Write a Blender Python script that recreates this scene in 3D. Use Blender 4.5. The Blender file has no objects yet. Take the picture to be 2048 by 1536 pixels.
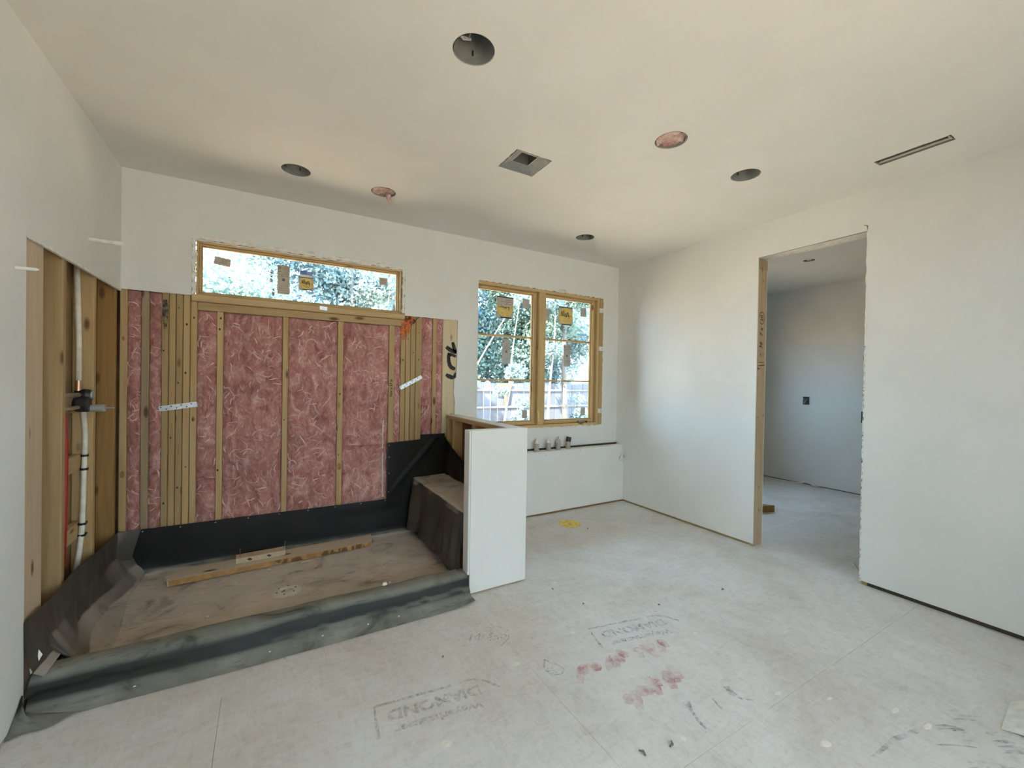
import bpy, bmesh, math, random
from mathutils import Vector, Matrix, noise
random.seed(11)
scn = bpy.context.scene
COL = scn.collection

# ------------------------------------------------------------------ camera, world, sun, exposure
W = 4.428; H = 2.74
cd = bpy.data.cameras.new('camera'); cam = bpy.data.objects.new('camera', cd); COL.objects.link(cam)
CR, CU, CB = (0.863135, -0.504705, 0.016471), (-0.010100, 0.015358, 0.999831), (-0.504873, -0.863155, 0.008158)
cam.matrix_world = Matrix(((CR[0], CU[0], CB[0], 0.8378), (CR[1], CU[1], CB[1], -3.6648), (CR[2], CU[2], CB[2], 1.3837), (0, 0, 0, 1)))
cd.sensor_width = 36.0; cd.lens = 14.6809; cd.clip_start = 0.02; cd.clip_end = 400
scn.camera = cam

world = bpy.data.worlds.new('sky'); scn.world = world; world.use_nodes = True
wn = world.node_tree.nodes; wl = world.node_tree.links
wn['Background'].inputs['Color'].default_value = (0.50, 0.75, 1.0, 1)
wn['Background'].inputs['Strength'].default_value = 5.6

sd = bpy.data.lights.new('sun', 'SUN'); sd.energy = 22.0; sd.angle = math.radians(1.0); sd.color = (1.0, 0.88, 0.72)
sun = bpy.data.objects.new('sun', sd); COL.objects.link(sun)
sun.location = (-6, -4, 9)
sun.rotation_euler = Vector((0.75, 0.38, -0.75)).to_track_quat('-Z', 'Y').to_euler()

vs = scn.view_settings
vs.view_transform = 'Standard'; vs.look = 'None'; vs.gamma = 1.0; vs.use_curve_mapping = False
vs.exposure = 1.66
scn.cycles.max_bounces = 12; scn.cycles.diffuse_bounces = 8; scn.cycles.transparent_max_bounces = 12
scn.cycles.sample_clamp_indirect = 6.0
scn.cycles.caustics_reflective = False; scn.cycles.caustics_refractive = False

# ------------------------------------------------------------------ materials
MATS = {}
def new_mat(name):
    m = bpy.data.materials.new(name); m.use_nodes = True
    return m, m.node_tree.nodes, m.node_tree.links, m.node_tree.nodes['Principled BSDF']
def ramp(n, stops):
    r = n.new('ShaderNodeValToRGB'); e = r.color_ramp.elements
    while len(e) < len(stops): e.new(0.5)
    for el, (p, c) in zip(e, stops):
        el.position = p; el.color = (c[0], c[1], c[2], 1) if not isinstance(c, (int, float)) else (c, c, c, 1)
    return r
def coords(n, l, scale=(1, 1, 1), rand=True, world_pos=False):
    mp = n.new('ShaderNodeMapping'); mp.inputs['Scale'].default_value = scale
    if world_pos:
        g = n.new('ShaderNodeNewGeometry'); l.new(g.outputs['Position'], mp.inputs['Vector'])
    else:
        t = n.new('ShaderNodeTexCoord'); l.new(t.outputs['Object'], mp.inputs['Vector'])
        if rand:
            oi = n.new('ShaderNodeObjectInfo'); mu = n.new('ShaderNodeMath'); mu.operation = 'MULTIPLY'
            mu.inputs[1].default_value = 37.0; l.new(oi.outputs['Random'], mu.inputs[0]); l.new(mu.outputs[0], mp.inputs['Location'])
    return mp
def noise_tex(n, l, vec, scale, detail=4, rough=0.55, dist=0.0):
    t = n.new('ShaderNodeTexNoise'); t.inputs['Scale'].default_value = scale; t.inputs['Detail'].default_value = detail
    t.inputs['Roughness'].default_value = rough; t.inputs['Distortion'].default_value = dist
    l.new(vec.outputs[0], t.inputs['Vector']); return t
def bump(n, l, b, height, strength, dist=0.01):
    bp = n.new('ShaderNodeBump'); bp.inputs['Strength'].default_value = strength; bp.inputs['Distance'].default_value = dist
    l.new(height, bp.inputs['Height']); l.new(bp.outputs[0], b.inputs['Normal'])
def mixc(n, l, fac, a, b_, mode='MIX'):
    m = n.new('ShaderNodeMix'); m.data_type = 'RGBA'; m.blend_type = mode
    for sock, v in ((m.inputs[0], fac), (m.inputs[6], a), (m.inputs[7], b_)):
        if isinstance(v, (int, float)): sock.default_value = v
        elif isinstance(v, tuple): sock.default_value = (*v, 1)
        else: l.new(v, sock)
    return m.outputs[2]

def paint(name, c, rough=0.8, var=0.04, bstr=0.05, scale=3.0, bscale=120):
    m, n, l, b = new_mat(name)
    v = coords(n, l, world_pos=True)
    t = noise_tex(n, l, v, scale, 5)
    r = ramp(n, [(0.3, tuple(x * (1 - var) for x in c)), (0.7, tuple(min(1, x * (1 + var)) for x in c))])
    l.new(t.outputs['Fac'], r.inputs[0]); l.new(r.outputs[0], b.inputs['Base Color'])
    b.inputs['Roughness'].default_value = rough
    t2 = noise_tex(n, l, v, bscale, 3); bump(n, l, b, t2.outputs['Fac'], bstr, 0.002)
    MATS[name] = m; return m

def wood(name, axis, c1, c2, knot=(0.16, 0.08, 0.03), rough=0.75, tint=0.25):
    m, n, l, b = new_mat(name)
    s = [22, 22, 22]; s[axis] = 1.1
    v = coords(n, l, tuple(s))
    t = noise_tex(n, l, v, 1.6, 6, 0.6, 0.6)
    r = ramp(n, [(0.3, c1), (0.55, tuple((a + d) / 2 for a, d in zip(c1, c2))), (0.75, c2)])
    l.new(t.outputs['Fac'], r.inputs[0])
    s2 = [9, 9, 9]; s2[axis] = 3.2
    v2 = coords(n, l, tuple(s2))
    vo = n.new('ShaderNodeTexVoronoi'); vo.inputs['Scale'].default_value = 1.0; l.new(v2.outputs[0], vo.inputs['Vector'])
    k = ramp(n, [(0.08, 1.0), (0.16, 0.0)]); l.new(vo.outputs['Distance'], k.inputs[0])
    col = mixc(n, l, k.outputs[0], r.outputs[0], knot)
    oi = n.new('ShaderNodeObjectInfo'); hr = ramp(n, [(0.0, (1 - tint, 1 - tint * 1.05, 1 - tint * 1.2)), (1.0, (1.06, 1.05, 1.02))])
    l.new(oi.outputs['Random'], hr.inputs[0])
    col = mixc(n, l, 1.0, col, hr.outputs[0], 'MULTIPLY')
    l.new(col, b.inputs['Base Color']); b.inputs['Roughness'].default_value = rough
    bump(n, l, b, t.outputs['Fac'], 0.25, 0.002)
    MATS[name] = m; return m

def flat(name, c, rough=0.6, metal=0.0, bstr=0.0, bscale=60, var=0.12):
    m, n, l, b = new_mat(name)
    v = coords(n, l); t = noise_tex(n, l, v, bscale * 0.4, 4)
    r = ramp(n, [(0.3, tuple(x * (1 - var) for x in c)), (0.7, tuple(min(1, x * (1 + var)) for x in c))])
    l.new(t.outputs['Fac'], r.inputs[0]); l.new(r.outputs[0], b.inputs['Base Color'])
    b.inputs['Roughness'].default_value = rough; b.inputs['Metallic'].default_value = metal
    if bstr: bump(n, l, b, noise_tex(n, l, v, bscale, 4).outputs['Fac'], bstr, 0.003)
    MATS[name] = m; return m

def ink(name, c, lo=0.42, hi=0.6, scale=35):
    m, n, l, b = new_mat(name)
    b.inputs['Base Color'].default_value = (*c, 1); b.inputs['Roughness'].default_value = 0.9
    v = coords(n, l, world_pos=True); t = noise_tex(n, l, v, scale, 5, 0.65)
    r = ramp(n, [(lo, 0.0), (hi, 1.0)]); l.new(t.outputs['Fac'], r.inputs[0])
    tr = n.new('ShaderNodeBsdfTransparent'); mx = n.new('ShaderNodeMixShader')
    l.new(r.outputs[0], mx.inputs[0]); l.new(tr.outputs[0], mx.inputs[1]); l.new(b.outputs[0], mx.inputs[2])
    l.new(mx.outputs[0], n['Material Output'].inputs['Surface'])
    MATS[name] = m; return m

paint('drywall', (0.76, 0.755, 0.72), 0.85, 0.025, 0.04)
paint('ceiling_paint', (0.76, 0.745, 0.71), 0.9, 0.025, 0.04)
paint('compound', (0.80, 0.77, 0.70), 0.9, 0.12, 0.5, 30, 60)
paint('kraft', (0.30, 0.20, 0.10), 0.9, 0.2, 0.1, 8)
paint('red_board', (0.20, 0.085, 0.045), 0.9, 0.2, 0.1, 8)
paint('siding', (0.55, 0.52, 0.47), 0.9)
wood('wood_z', 2, (0.58, 0.42, 0.22), (0.45, 0.285, 0.12))
wood('wood_x', 0, (0.60, 0.44, 0.24), (0.47, 0.31, 0.14))
wood('wood_y', 1, (0.58, 0.42, 0.23), (0.46, 0.30, 0.14))
wood('wood_dark', 2, (0.40, 0.23, 0.08), (0.27, 0.14, 0.045))
wood('wood_primed', 2, (0.74, 0.60, 0.44), (0.64, 0.47, 0.31))
wood('wood_grey', 2, (0.50, 0.39, 0.26), (0.38, 0.27, 0.16))
wood('window_wood_x', 0, (0.64, 0.46, 0.23), (0.50, 0.33, 0.14), tint=0.08)
wood('window_wood_z', 2, (0.64, 0.46, 0.23), (0.50, 0.33, 0.14), tint=0.08)
wood('ply_pale', 2, (0.74, 0.63, 0.44), (0.62, 0.49, 0.30))
wood('plank_wood', 0, (0.68, 0.60, 0.48), (0.58, 0.48, 0.36))
wood('fence_wood', 2, (0.085, 0.095, 0.12), (0.055, 0.062, 0.08), tint=0.35)
wood('bark', 2, (0.10, 0.09, 0.085), (0.05, 0.042, 0.04), tint=0.3)
wood('bark_pale', 2, (0.15, 0.135, 0.125), (0.10, 0.085, 0.08), tint=0.2)
flat('steel', (0.62, 0.63, 0.64), 0.35, 0.9)
flat('steel_dull', (0.50, 0.52, 0.50), 0.5, 0.6)
flat('can_grey', (0.30, 0.31, 0.29), 0.55, 0.35)
flat('duct_grey', (0.30, 0.31, 0.30), 0.5, 0.5)
flat('black', (0.012, 0.012, 0.012), 0.6)
flat('dark_gap', (0.06, 0.045, 0.03), 0.9)
flat('black_plastic', (0.02, 0.02, 0.022), 0.35)
flat('white_plastic', (0.80, 0.79, 0.74), 0.4)
flat('cream_pipe', (0.76, 0.72, 0.60), 0.4)
flat('red_pipe', (0.40, 0.02, 0.02), 0.4)
flat('copper', (0.55, 0.30, 0.18), 0.35, 0.8)
flat('brass', (0.45, 0.40, 0.32), 0.4, 0.7)
flat('pipe_grey', (0.42, 0.39, 0.36), 0.6, 0.2)
flat('dusty_white', (0.62, 0.58, 0.50), 0.9, 0, 0.4)
flat('yellow', (0.80, 0.60, 0.14), 0.8, 0, 0.2, 80, 0.25)
flat('sticker_yellow', (0.74, 0.55, 0.16), 0.7)
flat('sticker_grey', (0.47, 0.46, 0.43), 0.7)
flat('sticker_tan', (0.52, 0.45, 0.37), 0.7)
flat('sticker_blue', (0.10, 0.20, 0.48), 0.6)
flat('sticker_white', (0.75, 0.74, 0.70), 0.7)
flat('print_dark', (0.03, 0.03, 0.03), 0.7)
flat('print_grey', (0.16, 0.16, 0.15), 0.7)
flat('fibre_pale', (0.76, 0.50, 0.45), 0.95, 0, 0, 60, 0.2)
flat('plug_pink', (0.62, 0.46, 0.41), 0.95, 0, 0.6, 90, 0.3)
flat('edge_orange', (0.46, 0.25, 0.09), 0.8, 0, 0, 60, 0.25)
flat('stain_brown', (0.16, 0.09, 0.04), 0.8)
flat('chip_wood', (0.62, 0.50, 0.33), 0.8)
flat('tan_sheet', (0.22, 0.095, 0.04), 0.8)
flat('wire_white', (0.78, 0.77, 0.74), 0.5)
ink('spray_black', (0.035, 0.037, 0.035), 0.25, 0.45, 60)
ink('spray_blueblack', (0.03, 0.05, 0.055), 0.35, 0.6, 40)
ink('spray_orange', (0.75, 0.17, 0.04), 0.25, 0.7, 30)
ink('marker', (0.03, 0.02, 0.015), 0.2, 0.35, 80)
ink('stamp_blue', (0.32, 0.42, 0.50), 0.36, 0.95, 45)
ink('stamp_green', (0.34, 0.36, 0.33), 0.38, 1.0, 45)
ink('stamp_red', (0.74, 0.42, 0.44), 0.36, 1.0, 16)
ink('stamp_purple', (0.30, 0.18, 0.30), 0.40, 0.85, 45)
ink('scuff_blue', (0.34, 0.40, 0.48), 0.45, 0.9, 14)

def make_special():
    # subfloor
    m, n, l, b = new_mat('subfloor')
    v = coords(n, l, world_pos=True)
    big = noise_tex(n, l, v, 1.5, 9, 0.68, 0.8)
    base = ramp(n, [(0.32, (0.60, 0.56, 0.51)), (0.5, (0.68, 0.665, 0.64)), (0.68, (0.74, 0.74, 0.735))])
    l.new(big.outputs['Fac'], base.inputs[0])
    st1 = coords(n, l, (24, 8, 9), world_pos=True); st1.inputs['Rotation'].default_value = (0, 0, 0.55); s1 = noise_tex(n, l, st1, 1.6, 5, 0.65, 1.2)
    st2 = coords(n, l, (7, 21, 9), world_pos=True); st2.inputs['Rotation'].default_value = (0, 0, 0.25); s2 = noise_tex(n, l, st2, 1.9, 5, 0.65, 1.2)
    sm = mixc(n, l, 0.5, s1.outputs['Color'], s2.outputs['Color'], 'MIX')
    gr = n.new('ShaderNodeRGBToBW'); l.new(sm, gr.inputs[0])
    rr = ramp(n, [(0.36, (0.84, 0.815, 0.785)), (0.5, (1.0, 0.995, 0.98)), (0.64, (1.08, 1.08, 1.08))]); l.new(gr.outputs[0], rr.inputs[0])
    c = mixc(n, l, 1.0, base.outputs[0], rr.outputs[0], 'MULTIPLY')
    warp = noise_tex(n, l, v, 3.0, 4, 0.7, 1.5)
    ds = ramp(n, [(0.60, 0.0), (0.72, 0.35)]); l.new(warp.outputs['Fac'], ds.inputs[0])
    c = mixc(n, l, ds.outputs[0], c, (0.72, 0.72, 0.71))
    vo = n.new('ShaderNodeTexVoronoi'); vo.inputs['Scale'].default_value = 7.5; vo.inputs['Randomness'].default_value = 1.0
    l.new(v.outputs[0], vo.inputs['Vector'])
    sp = ramp(n, [(0.045, 0.8), (0.07, 0.0)]); l.new(vo.outputs['Distance'], sp.inputs[0])
    sel = noise_tex(n, l, v, 5.5, 2); sr = ramp(n, [(0.56, 0.0), (0.6, 1.0)]); l.new(sel.outputs['Fac'], sr.inputs[0])
    mu = n.new('ShaderNodeMath'); mu.operation = 'MULTIPLY'; l.new(sp.outputs[0], mu.inputs[0]); l.new(sr.outputs[0], mu.inputs[1])
    c = mixc(n, l, mu.outputs[0], c, (0.78, 0.77, 0.73))
    vo2 = n.new('ShaderNodeTexVoronoi'); vo2.inputs['Scale'].default_value = 11; l.new(v.outputs[0], vo2.inputs['Vector'])
    sp2 = ramp(n, [(0.03, 0.75), (0.045, 0.0)]); l.new(vo2.outputs['Distance'], sp2.inputs[0])
    sel2 = noise_tex(n, l, v, 4.1, 2); sr2 = ramp(n, [(0.57, 0.0), (0.6, 1.0)]); l.new(sel2.outputs['Fac'], sr2.inputs[0])
    mu2 = n.new('ShaderNodeMath'); mu2.operation = 'MULTIPLY'; l.new(sp2.outputs[0], mu2.inputs[0]); l.new(sr2.outputs[0], mu2.inputs[1])
    c = mixc(n, l, mu2.outputs[0], c, (0.16, 0.13, 0.10))
    l.new(c, b.inputs['Base Color']); b.inputs['Roughness'].default_value = 0.72
    bump(n, l, b, gr.outputs[0], 0.12, 0.004)
    MATS['subfloor'] = m
    # shower membrane: black sheet, pale dust lying on whatever faces up
    for mname, base, d1, d2, d3, u0 in (('membrane', (0.012, 0.0115, 0.0105), (0.27, 0.24, 0.20), (0.55, 0.50, 0.425), (0.66, 0.605, 0.52), 0.30), ('membrane_curb', (0.022, 0.023, 0.020), (0.07, 0.072, 0.06), (0.20, 0.205, 0.175), (0.30, 0.305, 0.265), 0.42), ('membrane_dust_sheen', (0.075, 0.066, 0.055), (0.22, 0.195, 0.165), (0.44, 0.40, 0.34), (0.54, 0.49, 0.42), 0.30)):
        m, n, l, b = new_mat(mname)
        v = coords(n, l, world_pos=True)
        g = n.new('ShaderNodeNewGeometry'); sx = n.new('ShaderNodeSeparateXYZ'); l.new(g.outputs['Normal'], sx.inputs[0])
        ab = n.new('ShaderNodeMath'); ab.operation = 'ABSOLUTE'; l.new(sx.outputs['Z'], ab.inputs[0])
        up = ramp(n, [(u0, 0.0), (0.62, 0.55), (0.93, 1.0)]); l.new(ab.outputs[0], up.inputs[0])
        t = noise_tex(n, l, v, 3.2, 6, 0.6, 1.0)
        dust = ramp(n, [(0.33, d1), (0.45, d2), (0.7, d3)])
        l.new(t.outputs['Fac'], dust.inputs[0])
        sv = coords(n, l, (3.0, 11, 4), world_pos=True); st = noise_tex(n, l, sv, 2.2, 5, 0.6, 2.0)
        rub = ramp(n, [(0.30, 0.55), (0.42, 1.0)]); l.new(st.outputs['Fac'], rub.inputs[0])
        fac = n.new('ShaderNodeMath'); fac.operation = 'MULTIPLY'; l.new(up.outputs[0], fac.inputs[0]); l.new(rub.outputs[0], fac.inputs[1])
        c = mixc(n, l, fac.outputs[0], base, dust.outputs[0])
        l.new(c, b.inputs['Base Color'])
        rg = ramp(n, [(0.0, 0.5), (1.0, 0.9)]); l.new(fac.outputs[0], rg.inputs[0]); l.new(rg.outputs[0], b.inputs['Roughness'])
        b.inputs['Specular IOR Level'].default_value = 0.25
        bump(n, l, b, t.outputs['Fac'], 0.15, 0.01)
        MATS[mname] = m
    # membrane over the curb: thinner greenish-grey dust
    # insulation: shaded crevices painted dark and highlights pale by noise
    for nm, k in (('insulation', 1.0), ('insulation_fibre', 1.45)):
        m, n, l, b = new_mat(nm)
        v = coords(n, l, world_pos=True)
        wv = coords(n, l, (13, 13, 8), world_pos=True); wb_ = coords(n, l, (6.5, 6.5, 3.2), world_pos=True)
        a0 = noise_tex(n, l, wb_, 1.2, 7, 0.62, 2.2)
        a1 = noise_tex(n, l, wv, 1.3, 6, 0.62, 3.5)
        mx_ = n.new('ShaderNodeMath'); mx_.operation = 'MULTIPLY_ADD'; l.new(a0.outputs['Fac'], mx_.inputs[0]); mx_.inputs[1].default_value = 0.6
        m2_ = n.new('ShaderNodeMath'); m2_.operation = 'MULTIPLY'; l.new(a1.outputs['Fac'], m2_.inputs[0]); m2_.inputs[1].default_value = 0.4; l.new(m2_.outputs[0], mx_.inputs[2])
        r = ramp(n, [(0.33, (0.27 * k, 0.085 * k, 0.075 * k)), (0.44, (0.50 * k, 0.215 * k, 0.19 * k)), (0.54, (0.64, 0.33, 0.295)), (0.63, (0.80, 0.54, 0.49)), (0.70, (0.86, 0.68, 0.61))])
        l.new(mx_.outputs[0], r.inputs[0])
        a2 = noise_tex(n, l, v, 2.6, 4, 0.6, 0.5)
        r2 = ramp(n, [(0.3, (0.74, 0.70, 0.68)), (0.65, (1.08, 1.06, 1.04))]); l.new(a2.outputs['Fac'], r2.inputs[0])
        c = mixc(n, l, 1.0, r.outputs[0], r2.outputs[0], 'MULTIPLY')
        l.new(c, b.inputs['Base Color']); b.inputs['Roughness'].default_value = 0.95
        a3 = noise_tex(n, l, wv, 4.0, 6, 0.7, 2.0)
        bump(n, l, b, a3.outputs['Fac'], 0.7, 0.012)
        MATS[nm] = m
    # window glass
    m, n, l, b = new_mat('glass')
    n.remove(b)
    tr = n.new('ShaderNodeBsdfTransparent'); gl = n.new('ShaderNodeBsdfGlossy'); gl.inputs['Roughness'].default_value = 0.05
    tr.inputs['Color'].default_value = (0.93, 0.96, 0.97, 1)
    fr = n.new('ShaderNodeFresnel'); fr.inputs['IOR'].default_value = 1.35
    mx = n.new('ShaderNodeMixShader'); l.new(fr.outputs[0], mx.inputs[0]); l.new(tr.outputs[0], mx.inputs[1]); l.new(gl.outputs[0], mx.inputs[2])
    l.new(mx.outputs[0], n['Material Output'].inputs['Surface']); MATS['glass'] = m
    # leaves: diffuse + translucent, blue sky-lit shade mixed into the colour
    for nm, c1, c2 in (('leaf_blue_shade', (0.09, 0.165, 0.22), (0.17, 0.25, 0.28)), ('leaf_green', (0.10, 0.175, 0.165), (0.21, 0.28, 0.23)), ('leaf_pale', (0.13, 0.20, 0.22), (0.24, 0.31, 0.30))):
        m, n, l, b = new_mat(nm)
        n.remove(b)
        v = coords(n, l, world_pos=True); t = noise_tex(n, l, v, 1.8, 5, 0.7)
        r = ramp(n, [(0.35, c1), (0.65, c2)]); l.new(t.outputs['Fac'], r.inputs[0])
        d = n.new('ShaderNodeBsdfDiffuse'); ts = n.new('ShaderNodeBsdfTranslucent'); mx = n.new('ShaderNodeMixShader'); mx.inputs[0].default_value = 0.4
        l.new(r.outputs[0], d.inputs['Color']); l.new(r.outputs[0], ts.inputs['Color'])
        l.new(d.outputs[0], mx.inputs[1]); l.new(ts.outputs[0], mx.inputs[2]); l.new(mx.outputs[0], n['Material Output'].inputs['Surface'])
        MATS[nm] = m
    # outside soil
    m, n, l, b = new_mat('soil')
    v = coords(n, l, world_pos=True); t = noise_tex(n, l, v, 0.8, 6, 0.65)
    r = ramp(n, [(0.3, (0.34, 0.23, 0.14)), (0.7, (0.56, 0.42, 0.28))]); l.new(t.outputs['Fac'], r.inputs[0])
    l.new(r.outputs[0], b.inputs['Base Color']); b.inputs['Roughness'].default_value = 0.95
    MATS['soil'] = m
make_special()

# ------------------------------------------------------------------ mesh helpers
WORLD = {}
def link(o, parent, loc):
    COL.objects.link(o)
    WORLD[o.name] = Vector(loc)
    if parent is not None:
        o.parent = parent; o.location = Vector(loc) - WORLD[parent.name]
    else:
        o.location = loc
    return o
def empty(name, loc):
    o = bpy.data.objects.new(name, None); o.empty_display_size = 0.05
    return link(o, None, loc)
def tag(o, label=None, cat=None, group=None, kind=None):
    if label: o['label'] = label
    if cat: o['category'] = cat
    if group: o['group'] = group
    if kind: o['kind'] = kind
    return o
class MB:
    def __init__(s): s.v = []; s.f = []; s.m = []; s.cur = 0
    def add(s, vs_, fs):
        o = len(s.v); s.v += [tuple(p) for p in vs_]
        for f in fs: s.f.append(tuple(i + o for i in f)); s.m.append(s.cur)
        return s
    def box(s, x0, x1, y0, y1, z0, z1):
        return s.add([(x0, y0, z0), (x1, y0, z0), (x1, y1, z0), (x0, y1, z0), (x0, y0, z1), (x1, y0, z1), (x1, y1, z1), (x0, y1, z1)],
              [(0, 3, 2, 1), (4, 5, 6, 7), (0, 1, 5, 4), (1, 2, 6, 5), (2, 3, 7, 6), (3, 0, 4, 7)])
    def bar(s, axis, x0, x1, y0, y1, z0, z1, ch=0.003):
        b = [(x0, x1), (y0, y1), (z0, z1)]; o = [i for i in range(3) if i != axis]
        (a0, a1), (c0, c1) = b[o[0]], b[o[1]]
        prof = [(a0 + ch, c0), (a1 - ch, c0), (a1, c0 + ch), (a1, c1 - ch), (a1 - ch, c1), (a0 + ch, c1), (a0, c1 - ch), (a0, c0 + ch)]
        vs_ = []
        for t in b[axis]:
            for p in prof:
                q = [0, 0, 0]; q[axis] = t; q[o[0]] = p[0]; q[o[1]] = p[1]; vs_.append(q)
        fs = [tuple(range(7, -1, -1)), tuple(range(8, 16))] + [(i, (i + 1) % 8, 8 + (i + 1) % 8, 8 + i) for i in range(8)]
        return s.add(vs_, fs)
    def prism(s, poly, ext):
        n_ = len(poly); e = Vector(ext)
        vs_ = [Vector(p) for p in poly] + [Vector(p) + e for p in poly]
        return s.add(vs_, [tuple(range(n_ - 1, -1, -1)), tuple(range(n_, 2 * n_))] + [(i, (i + 1) % n_, n_ + (i + 1) % n_, n_ + i) for i in range(n_)])
    def tube(s, pts, rad, seg=10, cap=True):
        pts = [Vector(p) for p in pts]; n_ = len(pts)
        rs = rad if isinstance(rad, (list, tuple)) else [rad] * n_
        vs_ = []; ref = None
        for i, p in enumerate(pts):
            d = (pts[min(i + 1, n_ - 1)] - pts[max(i - 1, 0)]).normalized()
            if ref is None:
                ref = Vector((0, 0, 1)) if abs(d.z) < 0.9 else Vector((1, 0, 0))
            a = (ref - d * ref.dot(d)).normalized(); c = d.cross(a); ref = a
            for k in range(seg):
                t = 2 * math.pi * k / seg; vs_.append(p + (a * math.cos(t) + c * math.sin(t)) * rs[i])
        fs = [(i * seg + k, i * seg + (k + 1) % seg, (i + 1) * seg + (k + 1) % seg, (i + 1) * seg + k) for i in range(n_ - 1) for k in range(seg)]
        if cap: fs += [tuple(range(seg - 1, -1, -1)), tuple((n_ - 1) * seg + k for k in range(seg))]
        return s.add(vs_, fs)
    def lathe(s, c, prof, seg=32, axis=2):
        c = Vector(c); vs_ = []
        o = [(1, 2), (2, 0), (0, 1)][axis]
        for r_, h in prof:
            for k in range(seg):
                t = 2 * math.pi * k / seg; p = [0, 0, 0]; p[axis] = h; p[o[0]] = r_ * math.cos(t); p[o[1]] = r_ * math.sin(t)
                vs_.append(c + Vector(p))
        n_ = len(prof)
        return s.add(vs_, [(i * seg + k, i * seg + (k + 1) % seg, (i + 1) * seg + (k + 1) % seg, (i + 1) * seg + k) for i in range(n_ - 1) for k in range(seg)])
    def grid(s, nu, nv, fn):
        vs_ = [fn(i / (nu - 1), j / (nv - 1)) for i in range(nu) for j in range(nv)]
        return s.add(vs_, [(i * nv + j, (i + 1) * nv + j, (i + 1) * nv + j + 1, i * nv + j + 1) for i in range(nu - 1) for j in range(nv - 1)])
    def build(s, name, mat, parent=None, smooth=False, loc=None, recalc=False):
        if loc is None:
            xs = [p[0] for p in s.v]; ys = [p[1] for p in s.v]; zs = [p[2] for p in s.v]
            loc = ((min(xs) + max(xs)) / 2, (min(ys) + max(ys)) / 2, min(zs))
        me = bpy.data.meshes.new(name)
        me.from_pydata([(p[0] - loc[0], p[1] - loc[1], p[2] - loc[2]) for p in s.v], [], s.f)
        for mm in (mat if isinstance(mat, (list, tuple)) else [mat]): me.materials.append(MATS[mm])
        if any(s.m): me.polygons.foreach_set('material_index', s.m)
        if recalc:
            bm = bmesh.new(); bm.from_mesh(me); bmesh.ops.recalc_face_normals(bm, faces=bm.faces); bm.to_mesh(me); bm.free()
        if smooth: me.polygons.foreach_set('use_smooth', [True] * len(me.polygons))
        me.update()
        return link(bpy.data.objects.new(name, me), parent, loc)
def jit(a): return random.uniform(-a, a)
def nz(x, y, z=0.0): return noise.noise(Vector((x, y, z)))

def ribbon(mb, pts, width, nrm, off=0.0):
    """flat stroke of given width lying on a surface with normal nrm"""
    nrm = Vector(nrm); pts = [Vector(p) + nrm * off for p in pts]; n_ = len(pts)
    ws = width if isinstance(width, (list, tuple)) else [width] * n_
    vs_ = []
    for i, p in enumerate(pts):
        d = (pts[min(i + 1, n_ - 1)] - pts[max(i - 1, 0)]); d = d.normalized() if d.length > 1e-9 else Vector((1, 0, 0))
        sd_ = nrm.cross(d).normalized() * ws[i] * 0.5
        vs_ += [p - sd_, p + sd_]
    mb.add(vs_, [(2 * i, 2 * i + 2, 2 * i + 3, 2 * i + 1) for i in range(n_ - 1)])
def text_mesh(txt, size, shear=0.0, bold=0.0):
    cu = bpy.data.curves.new('t', 'FONT'); cu.body = txt; cu.size = size; cu.align_x = 'CENTER'; cu.align_y = 'CENTER'
    cu.shear = shear; cu.offset = bold; cu.resolution_u = 3
    o = bpy.data.objects.new('t', cu); COL.objects.link(o)
    dg = bpy.context.evaluated_depsgraph_get(); me = bpy.data.meshes.new_from_object(o.evaluated_get(dg))
    v = [tuple(p.co) for p in me.vertices]; f = [tuple(p.vertices) for p in me.polygons]
    bpy.data.objects.remove(o); bpy.data.curves.remove(cu); bpy.data.meshes.remove(me)
    return v, f
def put_text(mb, txt, size, org, ux, uy, shear=0.0, bold=0.0, width=None):
    v, f = text_mesh(txt, size, shear, bold)
    if not v: return
    k = 1.0
    if width:
        xs = [p[0] for p in v]; k = width / (max(xs) - min(xs))
    org = Vector(org); ux = Vector(ux); uy = Vector(uy)
    mb.add([org + ux * p[0] * k + uy * p[1] for p in v], f)

STRUCT = 'structure'
# ------------------------------------------------------------------ floor: subfloor panels
floor = MB().box(-0.12, 7.5, -5.3, 0.17, -0.30, -0.020).build('floor', 'kraft')
tag(floor, 'dusty pale subfloor of large panels running through both rooms', 'floor', kind=STRUCT)
rows = [(-0.28, 0.05, [0.0, 2.3, 4.74, 7.4]), (-1.50, -0.28, [-0.1, 1.1, 3.54, 5.98, 7.4]), (-2.70, -1.50, [-0.1, 0.68, 1.945, 4.385, 6.82, 7.4]), (-3.92, -2.70, [-0.1, 0.75, 3.09, 5.55, 7.4]), (-5.28, -3.92, [-0.1, 1.9, 4.3, 7.4])]
for y0, y1, xs in rows:
    for a, b_ in zip(xs[:-1], xs[1:]):
        g = 0.0005
        MB().bar(0, a + g, b_ - g, y0 + g, y1 - g, -0.020, 0.0, 0.0004).build('subfloor_panel', 'subfloor', floor)

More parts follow.
